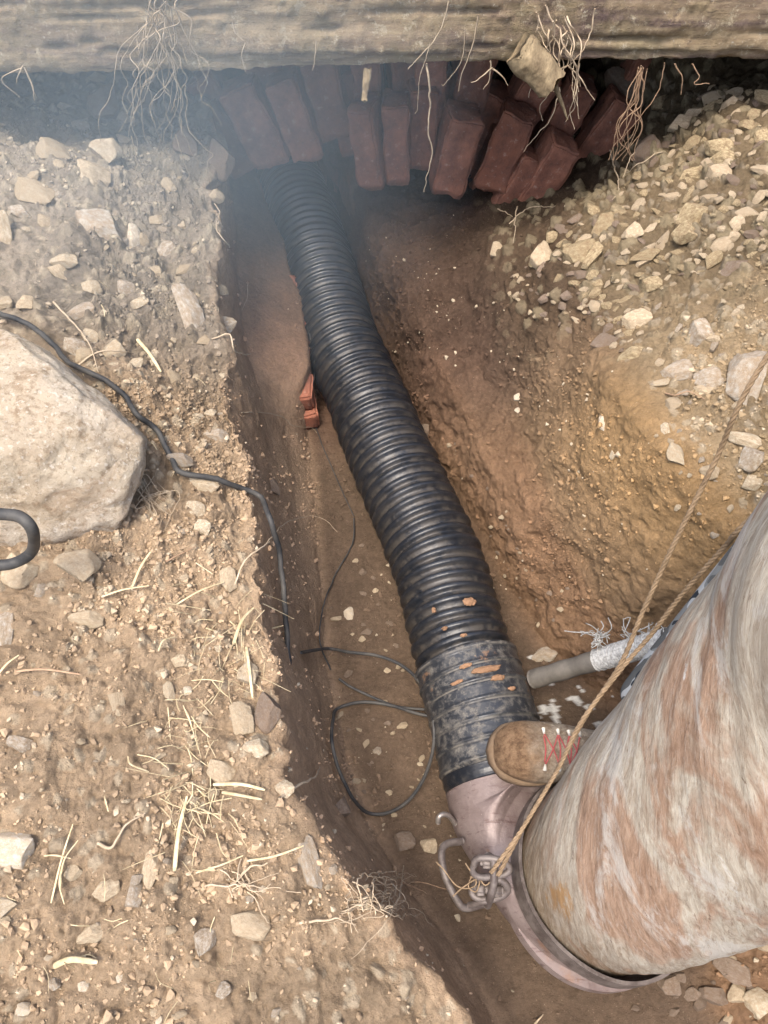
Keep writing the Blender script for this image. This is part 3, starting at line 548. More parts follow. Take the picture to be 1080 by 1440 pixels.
ST = [ # px,py,w,h,angle,mat,kind,label
 (150, 703, 75, 50, 20, 'tan_stone', 1, 'brown stone tucked under the lower right edge of the huge boulder'),
 (68, 748, 50, 48, 30, 'pale_stone', 2, 'pale blocky stone just below the huge boulder beside the cable loop'),
 (22, 740, 45, 50, 80, 'pale_stone', 3, 'pale stone lying behind the cable loop at the left edge'),
 (110, 795, 66, 50, -10, 'tan_stone', 4, 'flat tan stone below the blocky pale stone under the boulder'),
 (30, 800, 60, 55, 10, 'tan_stone', 5, 'rounded tan stone just under the cable loop at the left edge'),
 (266, 442, 42, 88, 25, 'grey_stone', 6, 'long grey slab standing on edge in the upper left bank above the cable'),
 (255, 645, 44, 24, -10, 'grey_stone', 7, 'flat grey stone touching the black cable from above on the left bank'),
 (286, 680, 44, 28, -10, 'pale_stone', 8, 'pale stone lying directly under the black cable on the left bank'),
 (276, 718, 34, 26, -15, 'pale_stone', 0, 'upper of two small rounded pale stones below the black cable'),
 (287, 742, 26, 28, 50, 'pale_stone', 1, 'lower of two small rounded pale stones below the black cable'),
 (2, 890, 32, 66, 0, 'grey_stone', 2, 'smooth grey stone cut by the left edge of the picture halfway down'),
 (22, 1200, 58, 74, 70, 'white_stone', 3, 'bright cream stone block at the left edge near the bottom'),
 (5, 1275, 30, 42, 80, 'pale_stone', 4, 'small pale stone under the bright cream block at the left edge'),
 (214, 1218, 28, 62, 5, 'tan_stone', 5, 'upright tan finger shaped stone beside the thick straw stalk'),
 (188, 1260, 30, 42, 10, 'grey_stone', 6, 'brownish grey pebble leaning against the finger shaped stone'),
 (130, 1310, 46, 30, 20, 'tan_stone', 7, 'tan stone half buried in the soil above the white wood splinter'),
 (150, 1250, 40, 32, 30, 'tan_stone', 8, 'light tan lump beside the brownish grey pebble near the bottom left'),
 (238, 973, 18, 30, 10, 'pale_stone', 0, 'upright pale pebble in the middle of the left bank'),
 (264, 973, 15, 16, 0, 'white_stone', 1, 'round whitish pebble right of the upright pale pebble on the left bank'),
 (163, 985, 24, 56, 12, 'tan_stone', 2, 'narrow upright stone left of the pale pebbles on the left bank'),
 (25, 1046, 44, 28, -30, 'grey_stone', 3, 'slanting grey stone near the left edge beneath the narrow upright stone'),
 (350, 950, 32, 40, 20, 'pale_stone', 4, 'pale stone on the trench lip beside the dangling cable end'),
 (377, 1002, 44, 62, 10, 'dark_stone', 5, 'damp brown stone overhanging the trench lip below the cable end'),
 (340, 1015, 40, 58, 30, 'tan_stone', 6, 'tan stone wedged behind the damp brown stone on the trench lip'),
 (362, 1050, 42, 34, -10, 'pale_stone', 7, 'pale flat stone under the damp brown stone on the trench lip'),
 (310, 1085, 46, 34, -35, 'tan_stone', 8, 'tan stone among the dry stalks below the trench lip stones'),
 (322, 815, 28, 36, 0, 'tan_stone', 0, 'tan stone on the trench lip left of the hanging cable'),
 (402, 1112, 28, 30, 30, 'pale_stone', 1, 'small pale stone on the trench lip next to the forked twig'),
 (432, 1215, 34, 80, 18, 'grey_stone', 2, 'long grey stone set along the lower trench lip'),
 (512, 1272, 26, 26, 0, 'pale_stone', 3, 'small pale stone at the lower trench lip among fine roots'),
 (286, 1325, 34, 44, -35, 'grey_stone', 4, 'dark grey flake of stone in the soil at the bottom of the left bank'),
 (105, 1225, 30, 26, 0, 'tan_stone', 5, 'tan lump beside the crossed straws at the lower left'),
 (58, 832, 26, 24, 0, 'grey_stone', 6, 'dark rounded pebble right of the smooth grey stone at the left edge'),
 (125, 868, 55, 32, -10, 'tan_stone', 7, 'low tan stone in the soil between boulder and left bank pebbles'),
 (350, 1300, 60, 40, -10, 'tan_stone', 8, 'wide low tan stone half buried near the bottom middle of the left bank'),
 (130, 405, 30, 22, 10, 'pale_stone', 0, 'small pale stone above the boulder on the upper left bank'),
 (76, 216, 48, 36, -10, 'tan_stone', 1, 'tan stone in the hazy upper left corner of the bank'),
 (128, 246, 52, 38, -20, 'tan_stone', 2, 'broad tan stone in the hazy upper left bank'),
 (142, 152, 52, 56, 10, 'dark_stone', 3, 'dark grey cobble in the gap under the left end of the timber beam'),
 (150, 215, 46, 40, -10, 'pale_stone', 4, 'pale angular stone below the dark grey cobble'),
 (145, 322, 80, 52, -35, 'grey_stone', 5, 'large slanted grey slab in the middle of the upper left bank'),
 (186, 336, 24, 42, 0, 'white_stone', 6, 'small white stone right of the large slanted slab'),
 (92, 365, 44, 24, 0, 'pale_stone', 7, 'flat pale stone below the large slanted slab'),
 (4, 330, 26, 66, 0, 'pale_stone', 8, 'pale stone cut by the left edge in the upper bank'),
 (238, 262, 18, 26, 30, 'tan_stone', 0, 'thin tan flake near the hanging root tangle'),
 (50, 275, 60, 40, -20, 'tan_stone', 1, 'tan stone left of the broad tan stone in the hazy bank'),
 (190, 135, 60, 40, -20, 'dark_stone', 2, 'dark slab under the beam beside the root tangle'),
 (300, 135, 110, 66, -30, 'dark_stone', 3, 'big smooth dark stone under the beam between root tangle and brick arch'),
 (262, 205, 40, 50, 20, 'dark_stone', 4, 'dark stone below the big smooth one at the mouth of the culvert'),
 (310, 225, 44, 60, 10, 'dark_stone', 5, 'dark reddish stone at the left mouth of the culvert'),
 (302, 277, 30, 20, -20, 'tan_stone', 6, 'pointed tan stone sticking out over the left trench lip'),
 (985, 467, 42, 56, 25, 'grey_stone', 7, 'grey pointed slab in the middle of the right bank'),
 (952, 524, 46, 34, 10, 'grey_stone', 8, 'left stone in the row of three blocks on the right bank'),
 (999, 533, 46, 32, 5, 'grey_stone', 0, 'middle stone in the row of three blocks on the right bank'),
 (995, 550, 40, 18, -5, 'tan_stone', 1, 'thin stone wedged under the middle block of the row on the right bank'),
 (1046, 532, 62, 86, -20, 'grey_stone', 2, 'large whitish block at the right end of the row of three'),
 (926, 540, 32, 14, 5, 'pale_stone', 3, 'thin pale sliver of stone left of the row of three blocks'),
 (951, 641, 24, 40, 25, 'pale_stone', 4, 'pale upright stone left of the thin rope on the right bank'),
 (1058, 645, 40, 40, 10, 'grey_stone', 5, 'grey stone at the right edge above the stained duct'),
 (1056, 680, 30, 26, 0, 'pale_stone', 6, 'small pale stone between right edge and stained duct'),
 (1000, 662, 30, 26, -20, 'tan_stone', 7, 'tan stone in the earthy hollow behind the thin rope'),
 (1045, 618, 50, 22, -20, 'pale_stone', 8, 'flat pale stone jutting from the bank at the right edge'),
 (936, 604, 14, 20, 0, 'pale_stone', 0, 'tiny pale stone under the row of three blocks'),
 (948, 570, 24, 24, 0, 'tan_stone', 1, 'small tan stone below the left block of the row'),
 (847, 594, 14, 26, -10, 'white_stone', 2, 'small bright stone alone in the clay wall right of the pipe'),
 (727, 560, 13, 15, 0, 'white_stone', 3, 'small whitish pebble in the right trench wall near the brick ledge'),
 (728, 577, 9, 9, 0, 'white_stone', 4, 'tiny whitish pebble just below the one near the brick ledge'),
 (862, 640, 10, 14, 0, 'pale_stone', 5, 'tiny pale pebble high in the clay wall'),
 (598, 607, 20, 22, 0, 'dark_stone', 6, 'dark stone against the right side of the ribbed pipe'),
 (766, 919, 42, 27, 15, 'grey_stone', 7, 'grey stone lying just above the grey pole'),
 (490, 864, 15, 22, 0, 'white_stone', 8, 'smooth white pebble on the trench floor left of the pipe'),
 (1032, 1365, 60, 30, -20, 'dark_stone', 0, 'brown flake of rubble below the stained duct'),
 (1070, 1412, 44, 40, 20, 'pale_stone', 1, 'pale stone in the bottom right corner'),
 (965, 1350, 34, 18, 10, 'dark_stone', 2, 'brown flake of rubble nearest the steel rim at the bottom right'),
 (1000, 1400, 46, 30, -20, 'dark_stone', 3, 'brown slab left of the pale stone in the bottom right corner'),
 (908, 360, 44, 18, 15, 'yellow_stone', 4, 'long thin stone in the centre of the right rubble slope'),
 (975, 302, 50, 38, 10, 'yellow_stone', 5, 'large tan stone in the middle of the rubble slope'),
 (972, 247, 50, 20, 10, 'yellow_stone', 6, 'flat long stone near the top of the rubble slope'),
 (1016, 222, 42, 30, 0, 'yellow_stone', 7, 'rounded stone near the top of the rubble slope right of the flat one'),
 (1004, 140, 38, 26, 0, 'tan_stone', 8, 'round stone at the top of the rubble slope under the beam'),
 (1035, 135, 28, 22, 0, 'tan_stone', 0, 'second round stone at the top of the rubble slope under the beam'),
 (1072, 200, 26, 34, 0, 'yellow_stone', 1, 'tall stone at the right edge of the rubble slope'),
 (815, 357, 52, 38, 10, 'yellow_stone', 2, 'large angular stone at the left foot of the rubble slope'),
 (760, 365, 38, 40, 30, 'tan_stone', 3, 'broad brown stone left of the large angular stone'),
 (853, 320, 46, 38, 40, 'yellow_stone', 4, 'upright stone above the large angular stone at the rubble foot'),
 (853, 480, 46, 26, 0, 'dark_stone', 5, 'dark reddish stone below the rubble slope at the top of the clay wall'),
 (697, 353, 20, 26, 0, 'tan_stone', 6, 'small stone on the slope below the brick arch'),
 (888, 130, 90, 70, -60, 'dark_stone', 7, 'large dark slab in the gap under the right part of the beam'),
 (912, 215, 44, 40, 30, 'dark_stone', 8, 'dark stone below the slab at the top left of the rubble slope'),
 (1030, 1040, 30, 30, 0, 'tan_stone', 0, None),
 (570, 1185, 34, 30, 0, 'dark_stone', 1, 'dark stone on the trench floor beside the steel hook'),
 (602, 1190, 26, 22, 0, 'tan_stone', 2, 'brown stone on the trench floor just left of the steel handle'),
 (478, 1140, 30, 34, 20, 'dark_stone', 3, 'dark stone at the foot of the left trench wall below the looping cable'),
 (384, 686, 20, 30, 20, 'dark_stone', 4, 'dark stone in the left trench wall under the cable'),
 (545, 943, 12, 9, 0, 'tan_stone', 5, 'small brown pebble on the trench floor inside the cable loop'),
 (560, 938, 10, 10, 0, 'tan_stone', 6, 'smaller brown pebble beside the cable loop near the pipe'),
 (531, 1055, 14, 14, 0, 'grey_stone', 7, 'grey pebble on the damp mud inside the cable loop'),
 (117, 1387, 17, 16, 0, 'white_stone', 8, 'white pebble below the white wood splinter'),
 (170, 1377, 13, 16, 30, 'white_stone', 0, 'smaller white pebble right of and below the wood splinter'),
 (34, 1422, 24, 22, 0, 'white_stone', 1, 'white pebble at the bottom left corner'),
 (218, 1424, 20, 14, 0, 'tan_stone', 2, 'small tan pebble at the bottom edge of the left bank'),
 (925, 147, 26, 26, 0, 'yellow_stone', 3, None),
]
for px, py, w_, h_, an, mat, kd, lab in ST:
    if lab: place_stone('stone', px, py, w_, h_, an, mat, lab, 'stone', 'single stones one can tell apart', .36, .62, kd)

def poly_in(px, py, poly):
    c = False; j = len(poly) - 1
    for i in range(len(poly)):
        if (poly[i][1] > py) != (poly[j][1] > py) and px < (poly[j][0] - poly[i][0]) * (py - poly[i][1]) / (poly[j][1] - poly[i][1]) + poly[i][0]: c = not c
        j = i
    return c
def scatter(name, poly, n, smin, smax, mats, label, group, cat='stone', asp=(.45, .9), pw=2.2, sink=.25, mind=.55, ang=None):
    xs = [p[0] for p in poly]; ys = [p[1] for p in poly]; done = []
    tries = 0
    while len(done) < n and tries < n * 40:
        tries += 1
        px, py = random.uniform(min(xs), max(xs)), random.uniform(min(ys), max(ys))
        if not poly_in(px, py, poly): continue
        s = smin + (smax - smin) * random.random() ** pw
        if any(math.hypot(px - a, py - b) < (s + c) * .5 * mind for a, b, c in done): continue
        done.append((px, py, s))
        place_stone(name, px, py, s, s * random.uniform(*asp), random.uniform(-40, 60) if ang is None else random.gauss(*ang), random.choice(mats), label, cat, group, sink, random.uniform(.5, .8))
scatter('rubble_stone', [(1085, 130), (1000, 120), (940, 190), (900, 240), (820, 300), (770, 330), (740, 370), (780, 400), (860, 440), (890, 500), (905, 470), (925, 405), (1010, 385), (1085, 370)], 225, 12, 50,
        ['yellow_stone', 'yellow_stone', 'tan_stone', 'tan_stone', 'dark_stone'], 'small angular stone packed in the yellowish rubble slope at the upper right', 'stones of the upper right rubble slope', asp=(.35, .85), pw=2.0, mind=.6, sink=.4)
scatter('rubble_stone', [(740, 370), (700, 400), (740, 440), (800, 470), (880, 500), (870, 440), (790, 400)], 45, 7, 22, ['tan_stone', 'dark_stone'],
        'small brown stone in the shaded lower fringe of the rubble slope', 'stones of the shaded rubble fringe')
scatter('bank_stone', [(0, 110), (180, 110), (260, 190), (295, 260), (320, 400), (325, 560), (340, 640), (210, 590), (90, 480), (0, 450)], 95, 8, 44, ['tan_stone', 'pale_stone', 'grey_stone', 'tan_stone'],
        'stone half buried in the hazy upper left bank above the boulder', 'half buried stones of the upper left bank', pw=2.4, sink=.45)
scatter('bank_stone', [(0, 780), (200, 700), (340, 760), (345, 900), (390, 1100), (520, 1300), (620, 1440), (0, 1440)], 85, 5, 24, ['tan_stone', 'pale_stone', 'tan_stone', 'grey_stone'],
        'small stone scattered on the sunlit soil of the lower left bank', 'small stones of the lower left bank', pw=2.6)
scatter('bank_stone', [(925, 400), (1080, 380), (1080, 680), (1000, 780), (930, 700), (915, 520)], 40, 7, 24, ['tan_stone', 'pale_stone', 'grey_stone'],
        'small stone in the brown earth of the right bank below the rubble', 'small stones of the right bank', pw=2.4)
scatter('floor_pebble', [(450, 780), (530, 760), (560, 900), (600, 1080), (630, 1200), (560, 1200), (480, 1120), (450, 960)], 45, 6, 20, ['dark_stone', 'tan_stone'],
        'small damp pebble on the dark trench floor beside the pipe', 'pebbles on the trench floor', 'pebble', pw=2)
scatter('floor_pebble', [(640, 600), (700, 690), (800, 820), (860, 880), (760, 900), (700, 800), (620, 640)], 30, 5, 12, ['tan_stone', 'dark_stone'],
        'tiny pebble sticking out of the lower right trench wall', 'pebbles in the right trench wall', 'pebble', pw=2)
scatter('rubble_stone', [(880, 1400), (1000, 1340), (1085, 1320), (1085, 1445), (900, 1445)], 22, 8, 34, ['dark_stone', 'dark_stone', 'tan_stone'],
        'brown stone among the rubble below the stained duct at the bottom right', 'rubble at the bottom right')
print('stones', time.time() - T0)

# ------------------------------------------------------------------ timber beam
def beam():
    nx, na = 1500, 120; L = 5.2; hy, hz = .16, .13
    th = []
    per = 2 * (2 * hy + 2 * hz); s = np.linspace(0, per, na, endpoint=False); pts = []
    for q in s:
        if q < 2 * hz: pts.append((-hy, -hz + q))
        elif q < 2 * hz + 2 * hy: pts.append((-hy + (q - 2 * hz), hz))
        elif q < 4 * hz + 2 * hy: pts.append((hy, hz - (q - 2 * hz - 2 * hy)))
        else: pts.append((hy - (q - 4 * hz - 2 * hy), -hz))
    pts = np.array(pts); r_ = np.abs(pts / np.array([hy, hz])); cut = np.clip(r_.sum(1) - 1.86, 0, 1); pts = pts * (1 - .35 * cut[:, None])
    xs = np.linspace(-L / 2, L / 2, nx)
    V = np.stack([np.repeat(xs[:, None], na, 1), np.tile(pts[:, 0], (nx, 1)), np.tile(pts[:, 1], (nx, 1))], -1).reshape(-1, 3)
    n = np.stack([0 * V[:, 0], V[:, 1] / hy, V[:, 2] / hz], 1); n = np.sign(n) * np.abs(n) ** 4; n /= np.linalg.norm(n, axis=1)[:, None] + 1e-9
    G = V * np.array([1, 9, 9]); G2 = V * np.array([1, 16, 16])
    D = .006 * fbm(G, .9, 3, 5) + .007 * fbm(G2, 1.6, 5, 9, .7) + .007 * fbm(V, 34, 5, 15, .65) + .006 * fbm(V, 9, 3, 25)
    cr_ = np.abs(fbm(G2 * np.array([.6, 1.4, 1.4]), 1.3, 3, 33)); D -= .014 * np.clip(.05 - cr_, 0, 1) / .05
    w_, i_ = worley(V, 30, 51); D += np.clip(.5 - w_, 0, 1) * .012 * (i_ > .7); D += .009 * np.clip(fbm(V, 22, 4, 61, .65), 0, 1)
    V = V + n * D[:, None]; V[:, 2] += .012 * np.sin(V[:, 0] * 2.1 + .6)
    i = np.arange(nx - 1)[:, None] * na; j = np.arange(na)[None]; j2 = (j + 1) % na
    F_ = np.stack([i + j, i + j2, i + na + j2, i + na + j], -1).reshape(-1, 4).tolist() + [list(range(na)), [(nx - 1) * na + q for q in range(na)][::-1]]
    return V, F_
V, F_ = beam(); YB = 1.84
ca_, sa_ = math.cos(.006), math.sin(.006)
b0 = WY(540, 91, YB - .16); V = V @ np.array([[ca_, 0, sa_], [0, 1, 0], [-sa_, 0, ca_]]) + np.array([0, YB, b0.z + .118])
whole('timber_beam', V, F_, 'weathered_timber', 'weathered brown timber beam lying across the top of the trench above the brick arch', 'beam')
# soil fill over the culvert behind the beam (carries no light into the tunnel)
bx, bf = box(0, 5.5, 1.1, 17, 7.0, .34, 0, .03); o = link('earth_fill', mesh_np('earth_fill', bx, bf, 'dark_stone')); o['kind'] = 'structure'

# ------------------------------------------------------------------ brick culvert
cul = empty('brick_culvert', (0, 2.0, 0), 'old red brick culvert arch under the timber beam with loose broken voussoirs', 'culvert')
BR = [ # lower end px, upper px, width px, Y, tint label
 (388, 222, 335, 120, 54, 1.99), (437, 214, 398, 110, 42, 2.00), (478, 184, 452, 90, 46, 2.03),
 (528, 252, 503, 90, 35, 1.93), (560, 247, 556, 95, 34, 1.95), (626, 262, 668, 105, 46, 1.93), (688, 258, 748, 120, 44, 1.95),
 (696, 308, 745, 225, 46, 1.93), (734, 290, 830, 140, 42, 1.93), (812, 235, 880, 140, 44, 2.06),
 (600, 165, 606, 60, 44, 2.04), (650, 160, 672, 60, 46, 2.06), (705, 195, 770, 90, 46, 2.07), (760, 215, 815, 120, 40, 2.05), (350, 200, 300, 130, 40, 2.08), (520, 170, 516, 70, 36, 2.06),
 (850, 180, 885, 120, 40, 2.16), (410, 190, 375, 100, 46, 2.07), (668, 276, 702, 190, 34, 2.02), (570, 170, 565, 70, 36, 2.07),
 (500, 205, 472, 90, 42, 2.06), (598, 205, 614, 90, 40, 2.10), (660, 228, 706, 120, 42, 2.08), (350, 235, 296, 150, 42, 2.06), (590, 228, 596, 110, 36, 2.0)]
for i, (ax, ay, bx_, by_, wpx, Yb) in enumerate(BR):
    a = WY(ax, ay, Yb); b = WY(bx_, by_, Yb + .02); d = (b - a).normalized(); th_ = wpx * ((a - CAM).length / FPX) * .95
    L = .215; c = a + d * (L / 2); dy = Vector((0, 1, 0)); dy = (dy - d * dy.dot(d)).normalized(); dx = dy.cross(d)
    M = Matrix((dx, dy, d)).transposed() @ Matrix.Rotation(random.gauss(0, .12), 3, 'Z')
    V, F_ = box(0, 0, 0, min(th_ * .97, .102), .104, L, 11, .004, .009, None, i * 3.7); V = V + .0035 * np.stack([fbm(V + i, 70, 3, 3), fbm(V + i, 70, 3, 9), fbm(V + i, 70, 3, 15)], 1); V[:, 2] -= .02 * np.clip(fbm(V[:, :] * np.array([1, 1, 0]) + i * 2.1, 16, 2, 5), 0, 1) * (V[:, 2] < -L * .44) * -1
    me = mesh_np('brick', V, F_, 'fired_brick', True); o = link('brick', me, cul)
    o.matrix_local = Matrix.Translation(c - Vector((0, 2.0, 0))) @ M.to_4x4()
def wall_strip(pts, z0, z1, thick, side, name, rough=.01):
    """muddy brick masonry along a floor line; pts (x,y); side: +1 thickness to the right"""
    P_ = spline([(p[0], p[1], 0) for p in pts], 260); T, N_, B_ = frames(P_); lat = np.stack([T[:, 1], -T[:, 0], 0 * T[:, 0]], 1) * side
    prof = [(0, z0)] + [(0, zz) for zz in np.linspace(z0, z1, 40)[1:]] + [(tt, z1 + .55 * tt) for tt in np.linspace(0, thick, 24)[1:]] + [(thick, z0)]
    L = np.concatenate([[0], np.cumsum(np.linalg.norm(np.diff(P_, axis=0), axis=1))])
    V = np.concatenate([[P_[i] + lat[i] * t + np.array([0, 0, zz]) for t, zz in prof] for i in range(len(P_))])
    bond = np.concatenate([[(L[i], zz + t, 0) for t, zz in prof] for i in range(len(P_))])
    br = ((bond[:, 1] % .075) < .008) | (((bond[:, 0] + .1125 * (np.floor(bond[:, 1] / .075) % 2)) % .225) < .008)
    cell = np.floor(bond[:, 1] / .075) * 17.3 + np.floor((bond[:, 0] + .1125 * (np.floor(bond[:, 1] / .075) % 2)) / .225) * 5.7
    off = (np.sin(cell * 12.9898) * 43758.5453 % 1) - .5
    topm = bond[:, 1] > z1 + .004; V = V + np.array([[0, 0, 1.]]) * (.045 * vnoise(np.stack([bond[:, 0] * 7, 0 * V[:, 0], 0 * V[:, 0] + side], 1), 71) * sstep(.08, z1, V[:, 2]))[:, None] - np.repeat(lat, len(prof), 0) * (.02 * fbm(V, 7, 3, 77) * (V[:, 2] > z0 + .01))[:, None]
    nrm = np.where(bond[:, 1:2] > z1 + .004, np.array([[0, 0, 1.]]), -np.repeat(lat, len(prof), 0))
    V = V + nrm * (.010 * off - .005 * br + rough * fbm(V, 14, 4, 3))[:, None]
    V[:, 2] = z0 + (V[:, 2] - z0) * (.25 + .75 * sstep(.02, .32, bond[:, 0])); V = V + .006 * np.stack([fbm(V, 45, 4, 81, .6), fbm(V, 45, 4, 86, .6), fbm(V, 45, 4, 91, .6)], 1)
    m_ = len(prof); F_ = [[i * m_ + j, i * m_ + j + 1, (i + 1) * m_ + j + 1, (i + 1) * m_ + j] for i in range(len(P_) - 1) for j in range(m_ - 1)]
    if side > 0: F_ = [f[::-1] for f in F_]
    o = part(name, V, F_, 'brick_masonry', cul); vec_attr(o.data, 'bond', bond); f_attr(o.data, 'dirt', topm.astype(float)); return o
wall_strip([(.0, 1.86), (-.04, 1.93), (-.12, 2.12), (-.24, 2.4), (-.5, 3.1)], -.02, .24, .12, 1, 'side_wall', .01)
wl = [(-.30, 1.88), (-.37, 2.1), (-.50, 2.5), (-.78, 3.2)]
wall_strip(wl, -.02, .21, .12, -1, 'side_wall')
for q, (yy, zz, ll) in enumerate([(1.36, .055, .10), (1.375, .115, .09), (1.47, .06, .10), (1.49, .125, .11), (1.60, .135, .10), (1.71, .15, .09)]):
    xx = np.interp(yy, [1.36, 1.42, 1.6, 1.77, 1.91], [-.197, -.192, -.217, -.248, -.293])
    V, F_ = box(0, 0, 0, .10, ll, .056, 6, .005, .004, None, q * 1.7); V = V + .004 * np.stack([fbm(V + q, 40, 3, 3), fbm(V + q, 40, 3, 9), fbm(V + q, 40, 3, 15)], 1)
    me = mesh_np('brick', V, F_, 'orange_brick'); o = link('brick', me, cul); o['label'] = 'orange brick end exposed in the left trench wall'
    o.matrix_local = Matrix.Translation(Vector((xx - .050 + random.gauss(0, .004), yy - 2.0, zz - .006))) @ Matrix.Rotation(.14 + random.gauss(0, .05), 4, 'Z') @ Matrix.Rotation(random.gauss(0, .06), 4, 'X')
# barrel vault behind the broken face
def barrel():
    m_, k_ = 60, 60; V = []; bond = []
    for i in range(m_):
        yy = 2.12 + i * .035; cx = -.18 - (yy - 2.12) * .33
        for j in range(k_ + 1):
            a = math.pi * j / k_; V.append((cx - .34 * math.cos(a), yy, .2 + .30 * math.sin(a))); bond.append((yy, a * .33, 0))
    V = np.array(V); V[:, 2] += .012 * fbm(V, 14, 3, 4)
    F_ = [[i * (k_ + 1) + j, i * (k_ + 1) + j + 1, (i + 1) * (k_ + 1) + j + 1, (i + 1) * (k_ + 1) + j] for i in range(m_ - 1) for j in range(k_)]
    return V, F_, np.array(bond)
V, F_, bd_ = barrel(); o = part('vault', V, F_, 'brick_masonry', cul); vec_attr(o.data, 'bond', bd_)

# ------------------------------------------------------------------ ribbed hose
PZ = .112
pp = [W(701, 1104, PZ), W(678, 1008, PZ), W(645, 900, PZ), W(618, 800, PZ), W(585, 722, PZ), W(548, 640, PZ), W(515, 560, PZ), W(480, 480, PZ), W(449, 375, PZ), W(425, 300, PZ), W(396, 235, PZ), Vector((-.55, 2.75, .13)), Vector((-.85, 3.5, .13))]
full = spline(pp, 4000); Lf = np.concatenate([[0], np.cumsum(np.linalg.norm(np.diff(full, axis=0), axis=1))])
def along(s0, s1, step):
    s = np.arange(s0, s1, step); return s, np.stack([np.interp(s, Lf, full[:, k]) for k in range(3)], 1)
hose = empty('ribbed_hose', tuple(full[0]), 'long black ribbed plastic hose running along the trench into the dark culvert', 'pipe')
hose.location.z = 0
s_cp = .262
s, P_ = along(s_cp - .02, Lf[-1], .0030)
ph = (s % .0295) / .0295; rib = np.clip(1.35 - np.abs(ph - .5) * 3.6, 0, 1); rib = rib * rib * (3 - 2 * rib)
rad = .0955 + .0115 * rib + .0014 * np.clip(1 - np.abs(ph - .5) * 9, 0, 1) * -1
rad += .0016 * np.sin(np.floor(s / .0295) * 2.7) + .0012 * np.sin(s * 3.1)
V, F_ = sweep(P_, rad, 72, False)
th_ = np.tile(np.linspace(0, 2 * np.pi, 72, endpoint=False), len(s)); V = V + .0012 * fbm(V, 12, 2, 5)[:, None]
o = part('corrugated_tube', V, F_, 'black_plastic', hose); f_attr(o.data, 'groove', np.repeat(1 - rib, 72))
s, P_ = along(.028, s_cp, .0025)
ph = ((s - .028) % .037) / .037; g_ = np.clip(1 - np.abs(ph - .06) * 14, 0, 1)
rad = .1105 - .004 * g_ + .003 * np.clip(1 - np.abs(ph - .2) * 9, 0, 1); rad = np.where(s > s_cp - .012, .114, rad); rad[-1] = .098; rad[0] = .106
V, F_ = sweep(P_, rad, 96, False); V = V + .0015 * fbm(V, 9, 3, 8)[:, None]
cp_ = part('coupling_sleeve', V, F_, 'dusty_plastic', hose, label='dusty blue black banded sleeve with dried orange mud'); f_attr(cp_.data, 'groove', np.repeat(g_, 96))
s, P_ = along(.0, .03, .003); V, F_ = sweep(P_, np.where(s < .012, .106, .108), 96, True)
o = part('end_cuff', V, F_, 'black_plastic', hose); f_attr(o.data, 'groove', np.zeros(len(V)))
# dried mud lumps on the hose
def hose_hit(px, py, r):
    d = ray(px, py); best = None
    for t in np.linspace(1.2, 2.2, 900):
        p = np.array(CAM) + np.array(d) * t; q = np.linalg.norm(full[::8] - p, axis=1).min()
        if q < r: return p
    return np.array(CAM + d * 1.6)
for (px, py, w_, h_) in [(660, 846, 17, 12), (625, 884, 8, 6), (652, 893, 9, 5), (683, 941, 40, 9), (700, 953, 22, 8), (655, 936, 16, 6), (720, 968, 12, 6), (642, 960, 18, 5), (610, 858, 6, 9)]:
    p = hose_hit(px, py, .1135); V, F_ = ico(4); m = (Vector(p) - CAM).length / FPX * .5
    k_ = 1 + .55 * fbm(V + px, 2.2, 4, int(px)); V = V * k_[:, None] * np.array([w_ * m, h_ * m, .004]); 
    c_ = full[np.linalg.norm(full - p, axis=1).argmin()]; n = Vector(p - c_).normalized(); ex = Vector((1, .25, 0)); ex = (ex - n * ex.dot(n)).normalized(); ey = n.cross(ex)
    V = V @ np.array([list(ex), list(ey), list(n)]) + p; V += .0008 * fbm(V, 200, 2, 3)[:, None]
    part('dried_mud', V, F_, 'clod_mud', hose)

